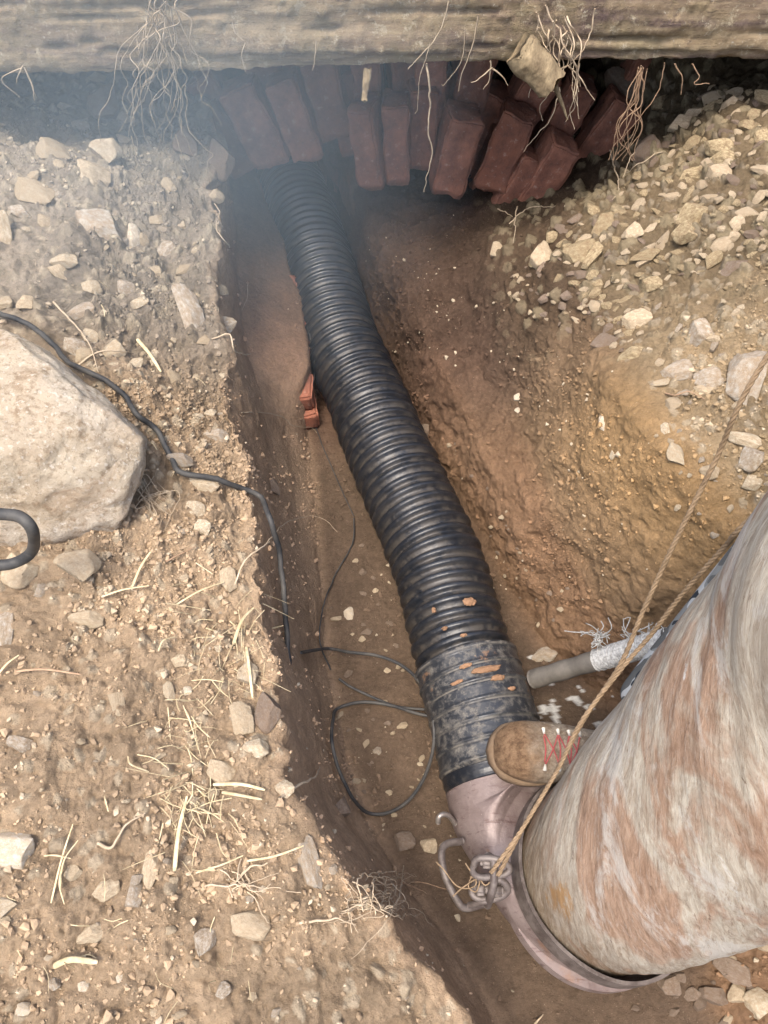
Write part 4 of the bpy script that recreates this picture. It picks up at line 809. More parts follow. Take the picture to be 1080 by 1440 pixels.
# ------------------------------------------------------------------ steel elbow with rim, latch, handle and hook
RC = np.array([.398, .188, .205]); RN = np.array([.25, .12, .96]); RN /= np.linalg.norm(RN); RR = .168
el = empty('steel_elbow', (.25, .25, 0), 'mauve grey painted steel elbow joining the black hose to the stained duct', 'pipe fitting')
d0 = full[0] - full[60]; d0 /= np.linalg.norm(d0)
A0 = full[0] - d0 * .03
secs = [(A0, d0, .104), (A0 + d0 * .03, d0, .106), (A0 + d0 * .07 + np.array([.008, 0, .0]), d0 + np.array([.2, 0, .1]), .115),
        (np.array([.272, .285, .118]), np.array([.5, -.75, .45]), .130), (np.array([.315, .235, .125]), np.array([.5, -.4, .8]), .150),
        (np.array([.355, .205, .14]), np.array([.4, -.1, .95]), .165), (RC - RN * .04, RN, .169), (RC - RN * .028, RN, .1705), (RC, RN, RR)]
def loft(secs, n, k):
    C_ = spline([s_[0] for s_ in secs], n); u0 = np.linspace(0, 1, len(secs)); 
    Ls = np.concatenate([[0], np.cumsum([np.linalg.norm(secs[i + 1][0] - secs[i][0]) for i in range(len(secs) - 1)])]); u0 = Ls / Ls[-1]
    u = np.linspace(0, 1, n); C_ = np.stack([np.interp(u, u0, [s_[0][q] for s_ in secs]) for q in range(3)], 1)
    Nn = np.stack([np.interp(u, u0, [(s_[1] / np.linalg.norm(s_[1]))[q] for s_ in secs]) for q in range(3)], 1); Nn /= np.linalg.norm(Nn, axis=1)[:, None]
    Rr = np.interp(u, u0, [s_[2] for s_ in secs]); w7 = np.hanning(9)[1:-1]; w7 /= w7.sum()
    C_ = np.stack([np.convolve(np.pad(C_[:, q], 3, mode='edge'), w7, 'valid') for q in range(3)], 1); C_[0] = secs[0][0]; C_[-1] = secs[-1][0]
    V = []; a = np.array([0, 0, 1.]); th = np.linspace(0, 2 * np.pi, k, endpoint=False)
    e = a - Nn[0] * (a @ Nn[0]); e /= np.linalg.norm(e)
    for i in range(n):
        e = e - Nn[i] * (e @ Nn[i]); e /= np.linalg.norm(e); f = np.cross(Nn[i], e)
        V.append(C_[i] + Rr[i] * (np.cos(th)[:, None] * e + np.sin(th)[:, None] * f))
    V = np.concatenate(V); i = np.arange(n - 1)[:, None] * k; j = np.arange(k)[None]; j2 = (j + 1) % k
    return V, np.stack([i + j, i + j2, i + k + j2, i + k + j], -1).reshape(-1, 4)
V, F_ = loft(secs, 90, 120); V = V + .0022 * fbm(V, 11, 3, 4)[:, None] * np.array([1, 1, 1]); part('elbow_shell', V, F_, 'rusty_painted_steel', el)
e1 = np.cross(RN, [0, 1, 0]); e1 /= np.linalg.norm(e1); e2 = np.cross(RN, e1)
def ring(C_, r, h, t, k=140, mod=None):  # flat band: outer r, height h, thickness t
    V = []; th = np.linspace(0, 2 * np.pi, k, endpoint=False)
    for rr, hh in [(r, 0), (r + .0005, h * .5), (r, h), (r - t, h), (r - t, h * .5), (r - t, 0)]:
        q = rr + (.0015 * np.sin(5 * th) if mod else 0)
        V.append(C_ + RN * hh + (np.cos(th) * q)[:, None] * e1 + (np.sin(th) * q)[:, None] * e2)
    V = np.concatenate(V); F_ = []
    for a in range(6):
        b = (a + 1) % 6
        F_ += [[a * k + j, b * k + j, b * k + (j + 1) % k, a * k + (j + 1) % k] for j in range(k)]
    return V, F_
V, F_ = ring(RC - RN * .03, RR + .006, .036, .006, mod=1); part('rim', V, F_, 'bare_steel', el, False)
V, F_ = ring(RC - RN * .095, RR + .006, .02, .018); part('lower_flange', V, F_, 'rusty_painted_steel', el, False)
def px3(pts): return [W(a, b, c) for a, b, c in pts]
hp = spline(px3([(650, 1183, .17), (628, 1187, .19), (621, 1200, .2), (626, 1232, .2), (644, 1268, .19), (656, 1277, .18), (682, 1271, .16)]), 60)
V, F_ = sweep(hp, .0065, 14); part('bent_handle', V, F_, 'bare_steel', el)
kp = spline(px3([(640, 1158, .15), (632, 1148, .17), (624, 1145, .18), (617, 1149, .18), (616, 1157, .17)]), 40)
V, F_ = sweep(kp, .0048, 12); part('hook', V, F_, 'hook_steel', el)
lt = empty('latch_anchor', (0, 0, 0), '', ''); bpy.data.objects.remove(lt)
lpc = W(692, 1236, .30)
def lp(dx, dy, dz): return lpc + RT * (dx / 780) - UP * (dy / 780) + (CAM - lpc).normalized() * dz
LV = []
for path, r_ in [([(-24, -16, .0), (-18, -26, .01), (10, -24, .02), (22, -14, .018), (14, -5, .02), (-14, -2, .02), (-24, -8, .01), (-24, -16, 0)], .0055),
                 ([(-20, 4, 0), (-10, -2, .012), (12, 2, .02), (20, 14, .012), (8, 24, .008), (-14, 26, .004), (-26, 18, 0), (-20, 4, 0)], .0058),
                 ([(-6, -30, .0), (2, -22, .018), (2, 4, .026), (-2, 22, .018), (-6, 34, -.01)], .0065),
                 ([(-30, 34, -.01), (-14, 30, .006), (-2, 28, .008)], .005)]:
    LV.append(sweep(spline([lp(*q) for q in path], 48), r_, 12))
for dx, dy, sx in [(-6, -22, .018), (2, 14, .02), (-16, 12, .014)]:
    q = lp(dx, dy, .006); LV.append(box(q.x, q.y, q.z, sx * 1.5, .02, sx, 2, .004, .002))
V, F_ = merge(LV); part('latch', V, F_, 'bare_steel', el)
wv = [sweep(spline([lp(*q) for q in pth], 40), .0012, 6) for pth in [[(-34, -20, 0), (-20, 4, .02), (-30, 12, .01), (-46, 8, .01), (-62, -12, 0), (-72, -22, 0)], [(-50, 22, 0), (-36, 10, .012), (-18, 0, .022), (-8, 8, .024), (4, -4, .025)], [(-26, -4, .01), (-30, 10, .015), (-20, 16, .02), (-16, 0, .02), (-28, -2, .01)]]]
V, F_ = merge(wv); part('binding_wire', V, F_, 'rope_fibre', el, label='rusty wire wound round the latch')

# ------------------------------------------------------------------ stained duct
dp = [RC - RN * .07, RC + RN * .03, RC + RN * .12, np.array([.468, .236, .50]), np.array([.515, .268, .68]), np.array([.56, .30, .86]), np.array([.60, .33, 1.08]), np.array([.80, .30, 1.34]), np.array([1.2, .18, 1.5]), np.array([1.8, -.1, 1.35]), np.array([2.6, -.3, 1.08]), np.array([3.4, -.4, 1.06])]
Dc = spline(dp, 700); Ld = np.concatenate([[0], np.cumsum(np.linalg.norm(np.diff(Dc, axis=0), axis=1))])
rd = np.interp(Ld, [0, .06, .12, .25, .45, .65, .9, 1.3, 4], [.150, .155, .160, .166, .176, .198, .21, .20, .20])
T, N_, B_ = frames(Dc); kk = 260; th = np.linspace(0, 2 * np.pi, kk, endpoint=False)
# put the seam on the side away from the photographer
V = Dc[:, None] + rd[:, None, None] * (np.cos(th)[None, :, None] * N_[:, None] + np.sin(th)[None, :, None] * B_[:, None]); V = V.reshape(-1, 3)
nn = (V - np.repeat(Dc, kk, 0)) / np.repeat(rd, kk)[:, None]
wl_ = np.stack([np.repeat(Ld, kk), np.tile(th, len(Ld)) * .19, np.zeros(len(V))], 1)
dg = np.stack([wl_[:, 0] * 1.0 + wl_[:, 1] * .8, wl_[:, 1] - wl_[:, 0] * .8, np.zeros(len(V))], 1)
cyl = np.stack([np.repeat(Ld, kk) * 1.0, nn[:, 0] * .19, nn[:, 1] * .19], 1)
tw = np.stack([wl_[:, 0], np.cos(np.tile(th, len(Ld)) + wl_[:, 0] * 4), np.sin(np.tile(th, len(Ld)) + wl_[:, 0] * 4)], 1)
fade = sstep(.05, .2, wl_[:, 0])
f1 = 1 - np.abs(fbm(tw * np.array([2.0, 1.5, 1.5]), 1.4, 3, 7)) * 2
D = .013 * fbm(cyl, 4, 2, 3) * fade + .003 * f1 * fade + .0028 * (1 - np.abs(fbm(tw * np.array([5, 5, 5]), 1.7, 4, 17))) + .0012 * fbm(V, 45, 4, 27)
V = V + nn * D[:, None]
i = np.arange(len(Ld) - 1)[:, None] * kk; j = np.arange(kk)[None]; j2 = (j + 1) % kk
F_ = np.stack([i + j, i + j2, i + kk + j2, i + kk + j], -1).reshape(-1, 4)
duct = whole('stained_duct', V, F_, 'stained_duct_skin', 'huge wrinkled duct stained with rust and white lime rising from the steel rim', 'duct')
# unrolled coordinate for the stains, mirrored so that it has no seam
vv = np.abs(((np.tile(th, len(Ld)) - math.radians(0)) + np.pi) % (2 * np.pi) - np.pi) * .19
vec_attr(duct.data, 'wrap', np.stack([wl_[:, 0], wl_[:, 1], 0 * vv], 1) if False else tw * np.array([1, .19, .19]))
oc = W(792, 1260, .33); dd = np.linalg.norm((V - np.array(oc)) / np.array([.035, .045, .09]), axis=1); f_attr(duct.data, 'ochre', 1 - sstep(.1, 1.5, dd)); f_attr(duct.data, 'base_stain', 1 - sstep(.06, .30, wl_[:, 0] + .05 * fbm(V, 6, 3, 66)))

# ------------------------------------------------------------------ pole with netting, cables, ropes, roots, straw
def cable(name, pts, r, mat, label, cat, group=None, n=160, k=10, wob=0, seed=0):
    P_ = spline(pts, n)
    if wob: P_ = P_ + wob * np.stack([fbm(P_ + seed, 22, 3, 1 + seed), fbm(P_ + seed, 22, 3, 4 + seed), fbm(P_ + seed, 22, 3, 8 + seed)], 1)
    V, F_ = sweep(P_, r, k); return whole(name, V, F_, mat, label, cat, group)
def on(px, py, lift=.006):
    p, n, d = hit(px, py); return p + n * lift
pa, pb = Vector((.318, .560, .155)), W(925, 903, .36)
pole = empty('grey_pole', tuple(pa), 'muddy grey pole lying beside the hose with its end wrapped in white netting', 'pole')
pdir = (pb - pa).normalized(); P_ = spline([pa - pdir * .012, pa.lerp(pb, .5), pb, pb + pdir * .12], 60)
V, F_ = sweep(P_, .0195 + .0008 * np.sin(np.arange(60) * .7), 28); part('tube', V, F_, 'grey_pole', pole)
wr_ = []
side = pdir.cross(Vector((0, 0, 1))).normalized(); up2 = side.cross(pdir)
q0 = pa.lerp(pb, .52); q1 = pb + pdir * .02
for t_ in range(15):
    h = []
    ph_ = random.uniform(0, 6.28); f0, f1_ = sorted((random.random(), random.random()))
    for u in np.linspace(0, 1, 90):
        c_ = q0.lerp(q1, f0 + (f1_ - f0) * u * .6 + .1 * math.sin(u * 7 + t_)); a = ph_ + u * 22 * (1 if t_ % 2 else -1)
        c_ = c_ + side * .0215 * math.cos(a) + up2 * .0215 * math.sin(a); h.append(c_)
    wr_.append(sweep(np.array([tuple(v) for v in h]), .0011, 5))
V, F_ = sweep(spline([q0, q0.lerp(q1, .5), q1], 40), .0206 + .0009 * RNG.random(40), 30); V = V + .001 * fbm(V, 120, 2, 2)[:, None]; part('net_sleeve', V, F_, 'white_netting', pole)
V, F_ = merge(wr_); part('net_threads', V, F_, 'white_netting', pole)
fr_ = []
for cpx, cpy, n_ in [(842, 898, 26), (905, 905, 30), (922, 900, 26), (885, 895, 14), (905, 930, 12)]:
    b_ = W(cpx, cpy, .30)
    for q in range(n_):
        s_ = b_ + Vector((random.gauss(0, .006), random.gauss(0, .006), random.gauss(0, .006))); 
        m_ = s_ + Vector((random.gauss(0, .012), random.gauss(0, .012), random.gauss(.002, .008))); e_ = m_ + Vector((random.gauss(0, .01), random.gauss(0, .01), random.gauss(0, .008)))
        fr_.append(sweep(spline([s_, m_, e_], 8), .0011, 4))
V, F_ = merge(fr_); part('frayed_edge', V, F_, 'white_netting', pole)

cA = [on(-40, 455, .01), on(-5, 448, .02), on(40, 462, .02), on(66, 486, .03), on(90, 500, .03), on(112, 517, .028), on(140, 540, .026), on(165, 562, .026), on(185, 586, .026), on(204, 612, .024), on(232, 655, .018), on(262, 675, .022), on(310, 683, .02), on(350, 700, .022)]
cA += [W(378, 730, .5), W(394, 780, .43), W(400, 840, .38), W(404, 900, .33), W(407, 930, .32), W(400, 946, .325)]
cable('black_cable', cA, .0052, 'cable_rubber', 'thick black cable crossing the left bank past the boulder and hanging into the trench', 'cable', n=260, wob=.004)
cable('cable_loop', [W(-60, 712, .80), W(-5, 722, .80), W(28, 727, .80), W(46, 747, .78), W(45, 775, .70), W(22, 791, .70), W(-10, 795, .70), W(-60, 790, .70)], .0085, 'cable_rubber', 'thick black cable loop poking in at the left edge below the boulder', 'cable', n=120)
fl = lambda x_, y_, l=.008: on(x_, y_, l)
cable('black_cable', [fl(418, 920, .01), fl(450, 915, .02), W(490, 917, .05), W(530, 922, .07), W(565, 936, .09), W(592, 962, .12), W(607, 1000, .14), W(610, 1045, .13), W(598, 1090, .08), W(575, 1125, .04), fl(545, 1145, .012), fl(515, 1146, .012), fl(490, 1130, .014), fl(478, 1110, .014), fl(467, 1085, .014), fl(460, 1060, .014), fl(457, 1038, .014), fl(460, 1015, .014), fl(474, 998, .014), fl(510, 990, .014), W(550, 992, .03), W(585, 1003, .05), W(620, 1010, .06)], .0036, 'cable_rubber', 'thin black cable curled in a wide loop on the trench floor beside the hose coupling', 'cable', n=260)
cable('black_cable', [fl(476, 957), fl(495, 968), fl(530, 985), W(560, 994, .03), W(600, 998, .05)], .003, 'cable_rubber', 'short thin black cable disappearing under the hose inside the big loop', 'cable')
cable('thin_wire', [fl(498, 730), fl(495, 765), fl(470, 815), fl(448, 860), fl(446, 905), fl(462, 945)], .0018, 'cable_rubber', 'fine dark wire running along the trench floor left of the hose', 'wire', wob=.004)
cable('thin_wire', [fl(427, 465, .02), W(440, 490, .15), W(443, 520, .12), W(436, 570, .05), fl(450, 620), fl(480, 690), fl(498, 728)], .0014, 'cable_rubber', 'fine dark wire squeezed between orange bricks and hose', 'wire', wob=.003)

# twisted rope in two strands
def rope(pts, r, turns, name, label):
    P_ = spline(pts, 420); T, N_, B_ = frames(P_); L = np.concatenate([[0], np.cumsum(np.linalg.norm(np.diff(P_, axis=0), axis=1))])
    out = []
    for s_ in range(3):
        a = L * turns + s_ * 2.094; R_ = np.interp(L, [0, L[-1]], [1, 1]) * r
        Q_ = P_ + (R_ * .55)[:, None] * (np.cos(a)[:, None] * N_ + np.sin(a)[:, None] * B_); out.append(sweep(Q_, R_ * .58, 8))
    V, F_ = merge(out); return whole(name, V, F_, 'rope_fibre', label, 'rope')
J1 = W(872, 935, .60)
rope([W(700, 1232, .335), W(735, 1165, .36), W(765, 1115, .40), W(790, 1070, .46), W(822, 1010, .53), J1, W(905, 858, .66), W(950, 760, .76), W(1005, 650, .86), W(1080, 500, .98), (.74, .99, 1.08)], .0034, 200, 'twisted_rope', 'longer twisted rope running from the latch past the boot to the right edge above')
rope([W(690, 1228, .335), W(730, 1172, .362), W(762, 1120, .40), W(788, 1075, .46), W(818, 1014, .53), W(876, 938, .60), W(915, 893, .66), W(960, 835, .75), W(1020, 768, .86), W(1080, 706, .96), (.79, .77, 1.02)], .0032, 200, 'twisted_rope', 'shorter rope branch splitting off by the netting and crossing the duct edge')

def root(paths, r, mat, label, cat='root', group=None, k=5, wob=.006, n=50, name='root'):
    out = []
    for q, pth in enumerate(paths):
        P_ = spline(pth, n); sd = random.random() * 50
        P_ = P_ + wob * np.stack([fbm(P_ + sd, 30, 3, 1), fbm(P_ + sd, 30, 3, 4), fbm(P_ + sd, 30, 3, 8)], 1)
        out.append(sweep(P_, np.linspace(r, r * .35, n) * random.uniform(.7, 1.15), k))
    V, F_ = merge(out); return whole(name, V, F_, mat, label, cat, group)
YF = YB - .185
def bw(px, py, dy=0): return WY(px, py, YF - dy)
def wander(px, py, n, sx, sy, dy=0.):
    pts = []
    for q in range(n):
        pts.append(bw(px, py, dy + random.uniform(-.01, .02))); px += random.gauss(sx, abs(sy) * .45); py += sy * random.uniform(.6, 1.4)
    return pts
root([wander(random.gauss(222, 14), random.uniform(-20, 60), 9, random.gauss(0, 1.5), random.uniform(14, 26)) for _ in range(26)] +
     [[bw(208, 95), bw(196, 120), bw(200, 160), bw(205, 190), bw(222, 215), bw(246, 232)], [bw(186, 190), bw(192, 225), bw(190, 238)], [bw(246, 190), bw(262, 235), bw(266, 246), bw(258, 262), bw(250, 280)],
      [bw(240, 100), bw(250, 120), bw(246, 160), bw(232, 190), bw(236, 215)], [bw(262, 120), bw(262, 170), bw(280, 200), bw(300, 218), bw(292, 230), bw(293, 258)]], .0013, 'pale_root', 'dense tangle of pale roots draped over the beam and hanging at its left part', 'root tangle', name='root_tangle')
root([[bw(600, 90), bw(604, 130), bw(602, 175), bw(608, 215), bw(600, 250), bw(595, 270)]], .0022, 'pale_root', 'long pale root hanging alone from the beam in the middle over the arch', name='hanging_root')
root([wander(random.gauss(780, 16), random.uniform(5, 60), 7, random.gauss(0, 3), random.uniform(12, 22)) for _ in range(14)] + [[bw(800, 90), bw(815, 110), bw(835, 140)], [bw(812, 90), bw(812, 140), bw(814, 165)], [bw(790, 60), bw(800, 90), bw(770, 100), bw(745, 95)], [bw(786, 125), bw(775, 165), bw(752, 195), bw(738, 216)], [bw(836, 10), bw(830, 50), bw(805, 88), bw(788, 95)]], .0018, 'pale_root', 'pale root tangle hanging from the beam around the broken wood chunk', 'root tangle', name='root_tangle')
for lab, pths in [('short forked root under the beam left of the wood chunk', [[bw(690, 86), bw(688, 110), bw(680, 125)], [bw(692, 95), bw(672, 112), bw(662, 116)], [bw(694, 96), bw(706, 108), bw(713, 120)]]),
                  ('pair of thin roots trailing down the beam right of its middle', [[bw(672, 20), bw(665, 60), bw(650, 100), bw(645, 128)], [bw(655, 40), bw(648, 85), bw(625, 118), bw(620, 118)]]),
                  ('thin root slanting down the beam near its middle', [[bw(632, 0), bw(618, 45), bw(590, 80), bw(574, 98)]]),
                  ('thin dark root hanging over the dark opening right of the middle', [[bw(606, 60), bw(590, 110), bw(588, 150), bw(583, 160)]]),
                  ('small root stub on the beam left of the middle', [[bw(445, 58), bw(442, 85), bw(438, 98)]]),
                  ('loose root lying over the face of the beam in its left third', [[bw(325, 30), bw(330, 45), bw(345, 60)], [bw(345, 60), bw(340, 80), bw(346, 100)]]),
                  ('pale dangling root tuft under the far left of the beam', [[bw(34, 93), bw(24, 108), bw(22, 118)], [bw(34, 93), bw(40, 110), bw(44, 118), bw(52, 138)], [bw(34, 93), bw(46, 122), bw(50, 142)], [bw(34, 93), bw(2, 112), bw(28, 138)]])]:
    root(pths, .0017, 'pale_root', lab, name='hanging_root', wob=.004)
def wback(px, py): return WY(px, py, 1.62)
root([[wback(935, 88), wback(925, 130), wback(900, 165), wback(880, 190), wback(868, 215)]] + [[wback(905 + random.gauss(0, 12), 95), wback(895 + random.gauss(0, 14), 140), wback(880 + random.gauss(0, 14), 180), wback(875 + random.gauss(0, 16), 225)] for _ in range(10)] + [[wback(975, 90), wback(985, 105), wback(975, 118), wback(995, 118)], [wback(950, 90), wback(960, 110), wback(958, 132)]], .0016, 'brown_root', 'brown root bundle dangling in the dark gap at the right under the beam', 'root tangle', name='root_tangle')
root([[on(860, 215, .02), on(870, 245, .03), on(880, 265, .02), on(860, 290, .02)], [on(900, 215, .02), on(895, 235, .03), on(878, 260, .02)], [on(930, 215), on(905, 235, .02), on(885, 250, .02)]], .0022, 'pale_root', 'pale thick root curling over the left side of the rubble slope', name='bank_root')
root([[on(715, 320, .01), on(728, 308, .02), on(745, 303, .02), on(786, 299, .02)], [on(726, 300, .02), on(727, 330, .02), on(720, 348, .01)], [on(700, 300, .02), on(726, 310, .02)]], .0022, 'pale_root', 'pale twig with side shoots on the slope just below the last bricks', name='bank_root')
for lab, mat, r_, pts in [
    ('thin pale root poking from the left trench wall beside the hose', 'pale_root', .0018, [(338, 580), (370, 583), (395, 590), (405, 598), (430, 601), (446, 610)]),
    ('reddish twig arching from the trench lip over the left wall', 'pale_root', .0022, [(332, 822), (345, 790), (365, 762), (395, 738), (430, 729), (458, 736), (475, 749)]),
    ('short pale root with a kink at the left trench lip under the haze', 'pale_root', .0017, [(300, 478), (318, 477), (322, 495), (335, 501), (352, 499)]),
    ('tiny pale root curl on the left trench lip higher up', 'pale_root', .0015, [(348, 402), (345, 425), (338, 438)]),
    ('white little root at the top of the left trench lip', 'pale_root', .0018, [(300, 285), (303, 305), (300, 322), (312, 345), (320, 346)]),
    ('thin twig lying under the row of three blocks on the right bank', 'brown_root', .002, [(935, 555), (950, 560), (975, 562), (990, 563)]),
    ('thin twig on the trench floor left of the steel handle', 'brown_root', .0022, [(545, 1248), (575, 1245), (600, 1243), (630, 1252)]),
    ('second twig on the floor crossing below the first one near the handle', 'brown_root', .0018, [(560, 1240), (590, 1252), (600, 1258)]),
    ('pale rootlet bent on the mud below the lower trench lip', 'pale_root', .002, [(540, 1290), (552, 1272), (556, 1245), (568, 1218)]),
    ('forked twig sticking out over the lower trench wall', 'pale_root', .0026, [(392, 1125), (415, 1112), (432, 1095), (447, 1078)]),
    ('curved twig lying on the soil left of the thick straw stalk', 'pale_root', .0028, [(140, 1185), (165, 1178), (185, 1160), (204, 1145)]),
    ('straight pale stem lying flat near the lower trench lip', 'pale_root', .0018, [(420, 1298), (450, 1297), (475, 1298), (500, 1301)]),
    ('thin stem above the boulder crossing the cable', 'pale_root', .0026, [(108, 518), (140, 505), (165, 500), (190, 499)]),
    ('dark twig curving over the upper left bank above the boulder', 'pale_root', .0022, [(75, 425), (95, 450), (120, 490), (140, 525)]),
    ('curved white root lying in the mud at the bottom centre', 'pale_root', .003, [(752, 1440), (756, 1430), (763, 1425)]),
    ('thin reddish twig on the left bank below the boulder', 'brown_root', .0018, [(232, 790), (250, 780), (275, 768)])]:
    root([[on(a, b, .004 + (.012 if 0 < i < len(pts) - 1 else 0)) for i, (a, b) in enumerate(pts)]], r_, mat, lab, 'twig', name='twig', wob=.003)
root([[on(500 + random.gauss(0, 22), 1270 + random.gauss(0, 22), .004), on(520 + random.gauss(0, 25), 1275 + random.gauss(0, 22), .018), on(530 + random.gauss(0, 28), 1285 + random.gauss(0, 25), .006)] for _ in range(26)], .0010, 'pale_root', 'fuzzy mat of fine pale rootlets on the lower trench lip', 'roots', wob=.012, name='rootlet_mat')
root([[on(325 + random.gauss(0, 22), 1238 + random.gauss(0, 12), .004), on(345 + random.gauss(0, 25), 1240 + random.gauss(0, 14), .016), on(370 + random.gauss(0, 25), 1250 + random.gauss(0, 14), .006)] for _ in range(12)], .0014, 'pale_root', 'loose snarl of pale roots under the yellow stem on the lower left bank', 'roots', wob=.014, name='rootlet_mat')
root([[on(200 + random.gauss(0, 14), 700 + random.gauss(0, 14), .003), on(210 + random.gauss(0, 14), 706 + random.gauss(0, 16), .014), on(220 + random.gauss(0, 14), 720 + random.gauss(0, 16), .004)] for _ in range(16)], .0009, 'pale_root', 'wispy dry grass tuft right of the brown stone under the boulder', 'dry grass', wob=.006, name='grass_tuft')

def straw(a, b, wpx, label, group=None, lift=.008, mat='straw', bend=.01, flat=.3, l2=None):
    p, q = on(*a, lift * .6), on(*b, lift if l2 is None else l2); m = mpp((p - CAM).length, *a); mid = p.lerp(q, .5) + Vector((0, 0, bend)) + Vector((random.gauss(0, .003), random.gauss(0, .003), 0))
    P_ = spline([p, mid, q], 16); R_ = np.interp(np.linspace(0, 1, 16), [0, .06, .9, 1], [.7, 1, .8, .45]) * wpx * m * .31
    V, F_ = sweep(P_, R_, 7, True, flat, random.uniform(-1, 1)); return whole('straw_stalk', V, F_, mat, label, 'straw', group)
for a, b, w_, lab in [
    ((243, 1222), (262, 1128), 11, 'thickest pale straw stalk standing slanted on the lower left bank'),
    ((275, 1228), (345, 1205), 5, 'left half of the long yellow stem lying across the lower left bank'),
    ((345, 1214), (424, 1188), 6, 'right half of the long yellow stem pointing at the trench'),
    ((295, 1103), (377, 1112), 9, 'broad dry leaf blade pointing at the trench, upper of the two'),
    ((318, 1115), (374, 1131), 8, 'broad dry leaf blade pointing at the trench, lower of the two'),
    ((76, 1353), (148, 1350), 16, 'white splinter of wood lying near the bottom left corner'),
    ((323, 906), (358, 862), 9, 'broad pale leaf blade leaning over the trench lip'),
    ((331, 908), (390, 882), 7, 'orange brown straw pointing over the trench lip'),
    ((340, 914), (400, 889), 4, 'thin straw beside the orange brown one on the lip'),
    ((247, 855), (318, 816), 5, 'long straight straw above the trench lip stones'),
    ((145, 842), (208, 826), 5, 'long straw of the fan below the boulder'),
    ((186, 826), (216, 776), 7, 'upright straw of the fan below the boulder'),
    ((194, 476), (226, 526), 9, 'flat split straw above the cable on the upper left bank'),
    ((72, 1266), (108, 1166), 5, 'long straw of the crossed bunch at the lower left'),
    ((80, 1252), (118, 1186), 4, 'second straw of the crossed bunch at the lower left'),
    ((68, 1200), (110, 1204), 4, 'level straw of the crossed bunch at the lower left'),
    ((85, 1215), (98, 1268), 4, 'straw leaning left in the crossed bunch at the lower left'),
    ((350, 910), (360, 988), 8, 'broad dry blade hanging down among the trench lip stones'),
    ((0, 945), (22, 925), 6, 'short pale straw at the left edge'),
    ((20, 943), (120, 950), 6, 'dull grey stalk lying flat near the left edge'),
    ((180, 1060), (210, 1085), 4, 'thin straw on the soil left of the dry stalks'),
    ((150, 1120), (155, 1150), 4, 'short upright straw above the curved twig'),
    ((222, 920), (242, 900), 4, 'thin straw above the pale pebbles')]:
    straw(a, b, w_, lab, 'dry stalks one can tell apart', mat='straw' if 'grey' not in lab else 'brown_root', lift=.012)
def straws(cx, cy, sx, sy, n, l0, l1, label, group, wp=(1.0, 3.2)):
    for _ in range(n):
        a = (random.gauss(cx, sx), random.gauss(cy, sy)); t = random.uniform(0, math.pi); L = random.uniform(l0, l1); b = (a[0] + L * math.cos(t), a[1] + L * math.sin(t))
        straw(a, b, random.uniform(*wp), label, group, lift=random.uniform(.004, .018), bend=random.uniform(0, .006), l2=random.choice([.004, .004, .03, .045]))
straws(262, 1120, 26, 42, 60, 20, 62, 'dry straw stalk in the thick bunch around the thickest stalk', 'straws of the lower bunch')
straws(315, 900, 24, 45, 46, 18, 60, 'dry straw stalk in the bunch on the trench lip beside the hanging cable', 'straws on the trench lip')
straws(280, 1010, 28, 36, 22, 16, 50, 'dry straw stalk scattered between the lip bunch and the lower bunch', 'straws between the bunches')
straws(120, 640, 1, 1, 0, 10, 20, '', '')
straws(150, 1290, 110, 80, 26, 8, 34, 'short straw bit scattered on the soil of the lower left bank', 'scattered straw bits', (1.2, 3))
straws(200, 560, 60, 90, 12, 8, 30, 'short straw bit scattered on the bank around the cable', 'straw bits by the cable', (1.2, 3))

# broken wood chunk hanging at the beam
def chunk(a, b, r, dy, label, splinter=None):
    A, B = bw(*a, dy), bw(*b, dy + .03); P_ = spline([A, A.lerp(B, .5), B], 60); V, F_ = sweep(P_, r, 40, True)
    ax = np.array((B - A).normalized()); th_ = (V - np.array(A)) @ ax; V = V + (fbm(V * np.array([1, 1, 1]), 30, 3, 5) * .007)[:, None] * (V - (np.array(A) + th_[:, None] * ax)) / r + ax * (.014 * fbm(V, 50, 2, 9) * (np.abs(th_ - th_.mean()) > th_.std() * 1.4))[:, None]
    ws = [(V, F_)]
    if splinter: ws.append(sweep(spline([bw(*q, dy + .02) for q in splinter], 20), np.linspace(.006, .0015, 20), 6))
    V, F_ = merge(ws); return whole('wood_chunk', V, F_, 'wood_chunk', label, 'wood')
chunk((730, 68), (775, 118), .033, .04, 'broken pale wood chunk with a splinter hanging from the beam', [(780, 120), (790, 145), (798, 168)])
chunk((517, 95), (512, 146), .007, .005, 'thin wood splinter sticking down from the beam over the arch')
place_stone('stone', 925, 147, 26, 26, 0, 'yellow_stone', 'pale clod caught in roots in the dark gap under the beam at the right', 'stone', None, .3, .8, 3)
# ------------------------------------------------------------------ person: one boot on the hose, body out of the frame
def skin_mesh(name, nodes, edges, mat, parent=None, sub=2, loc=(0, 0, 0)):
    """nodes: (x,y,z,r); Skin + Subdivision make one continuous surface"""
    bm = bmesh.new(); ly = bm.verts.layers.skin.verify(); vs = []
    for i, n_ in enumerate(nodes):
        v = bm.verts.new(Vector(n_[:3]) - Vector(loc)); v[ly].radius = (n_[3], n_[4] if len(n_) > 4 else n_[3]); v[ly].use_root = (i == 0); vs.append(v)
    for a, b in edges: bm.edges.new((vs[a], vs[b]))
    me = bpy.data.meshes.new(name); bm.to_mesh(me); bm.free(); me.materials.append(MATS[mat])
    o = link(name, me, parent); s_ = o.modifiers.new('skin', 'SKIN'); s_.use_smooth_shade = True
    m_ = o.modifiers.new('sub', 'SUBSURF'); m_.levels = sub; m_.render_levels = sub
    return o
PL = (.47, .37, 0)
person = empty('person', PL, 'person in camouflage trousers and a muddy laced boot standing with one foot on the hose', 'person')
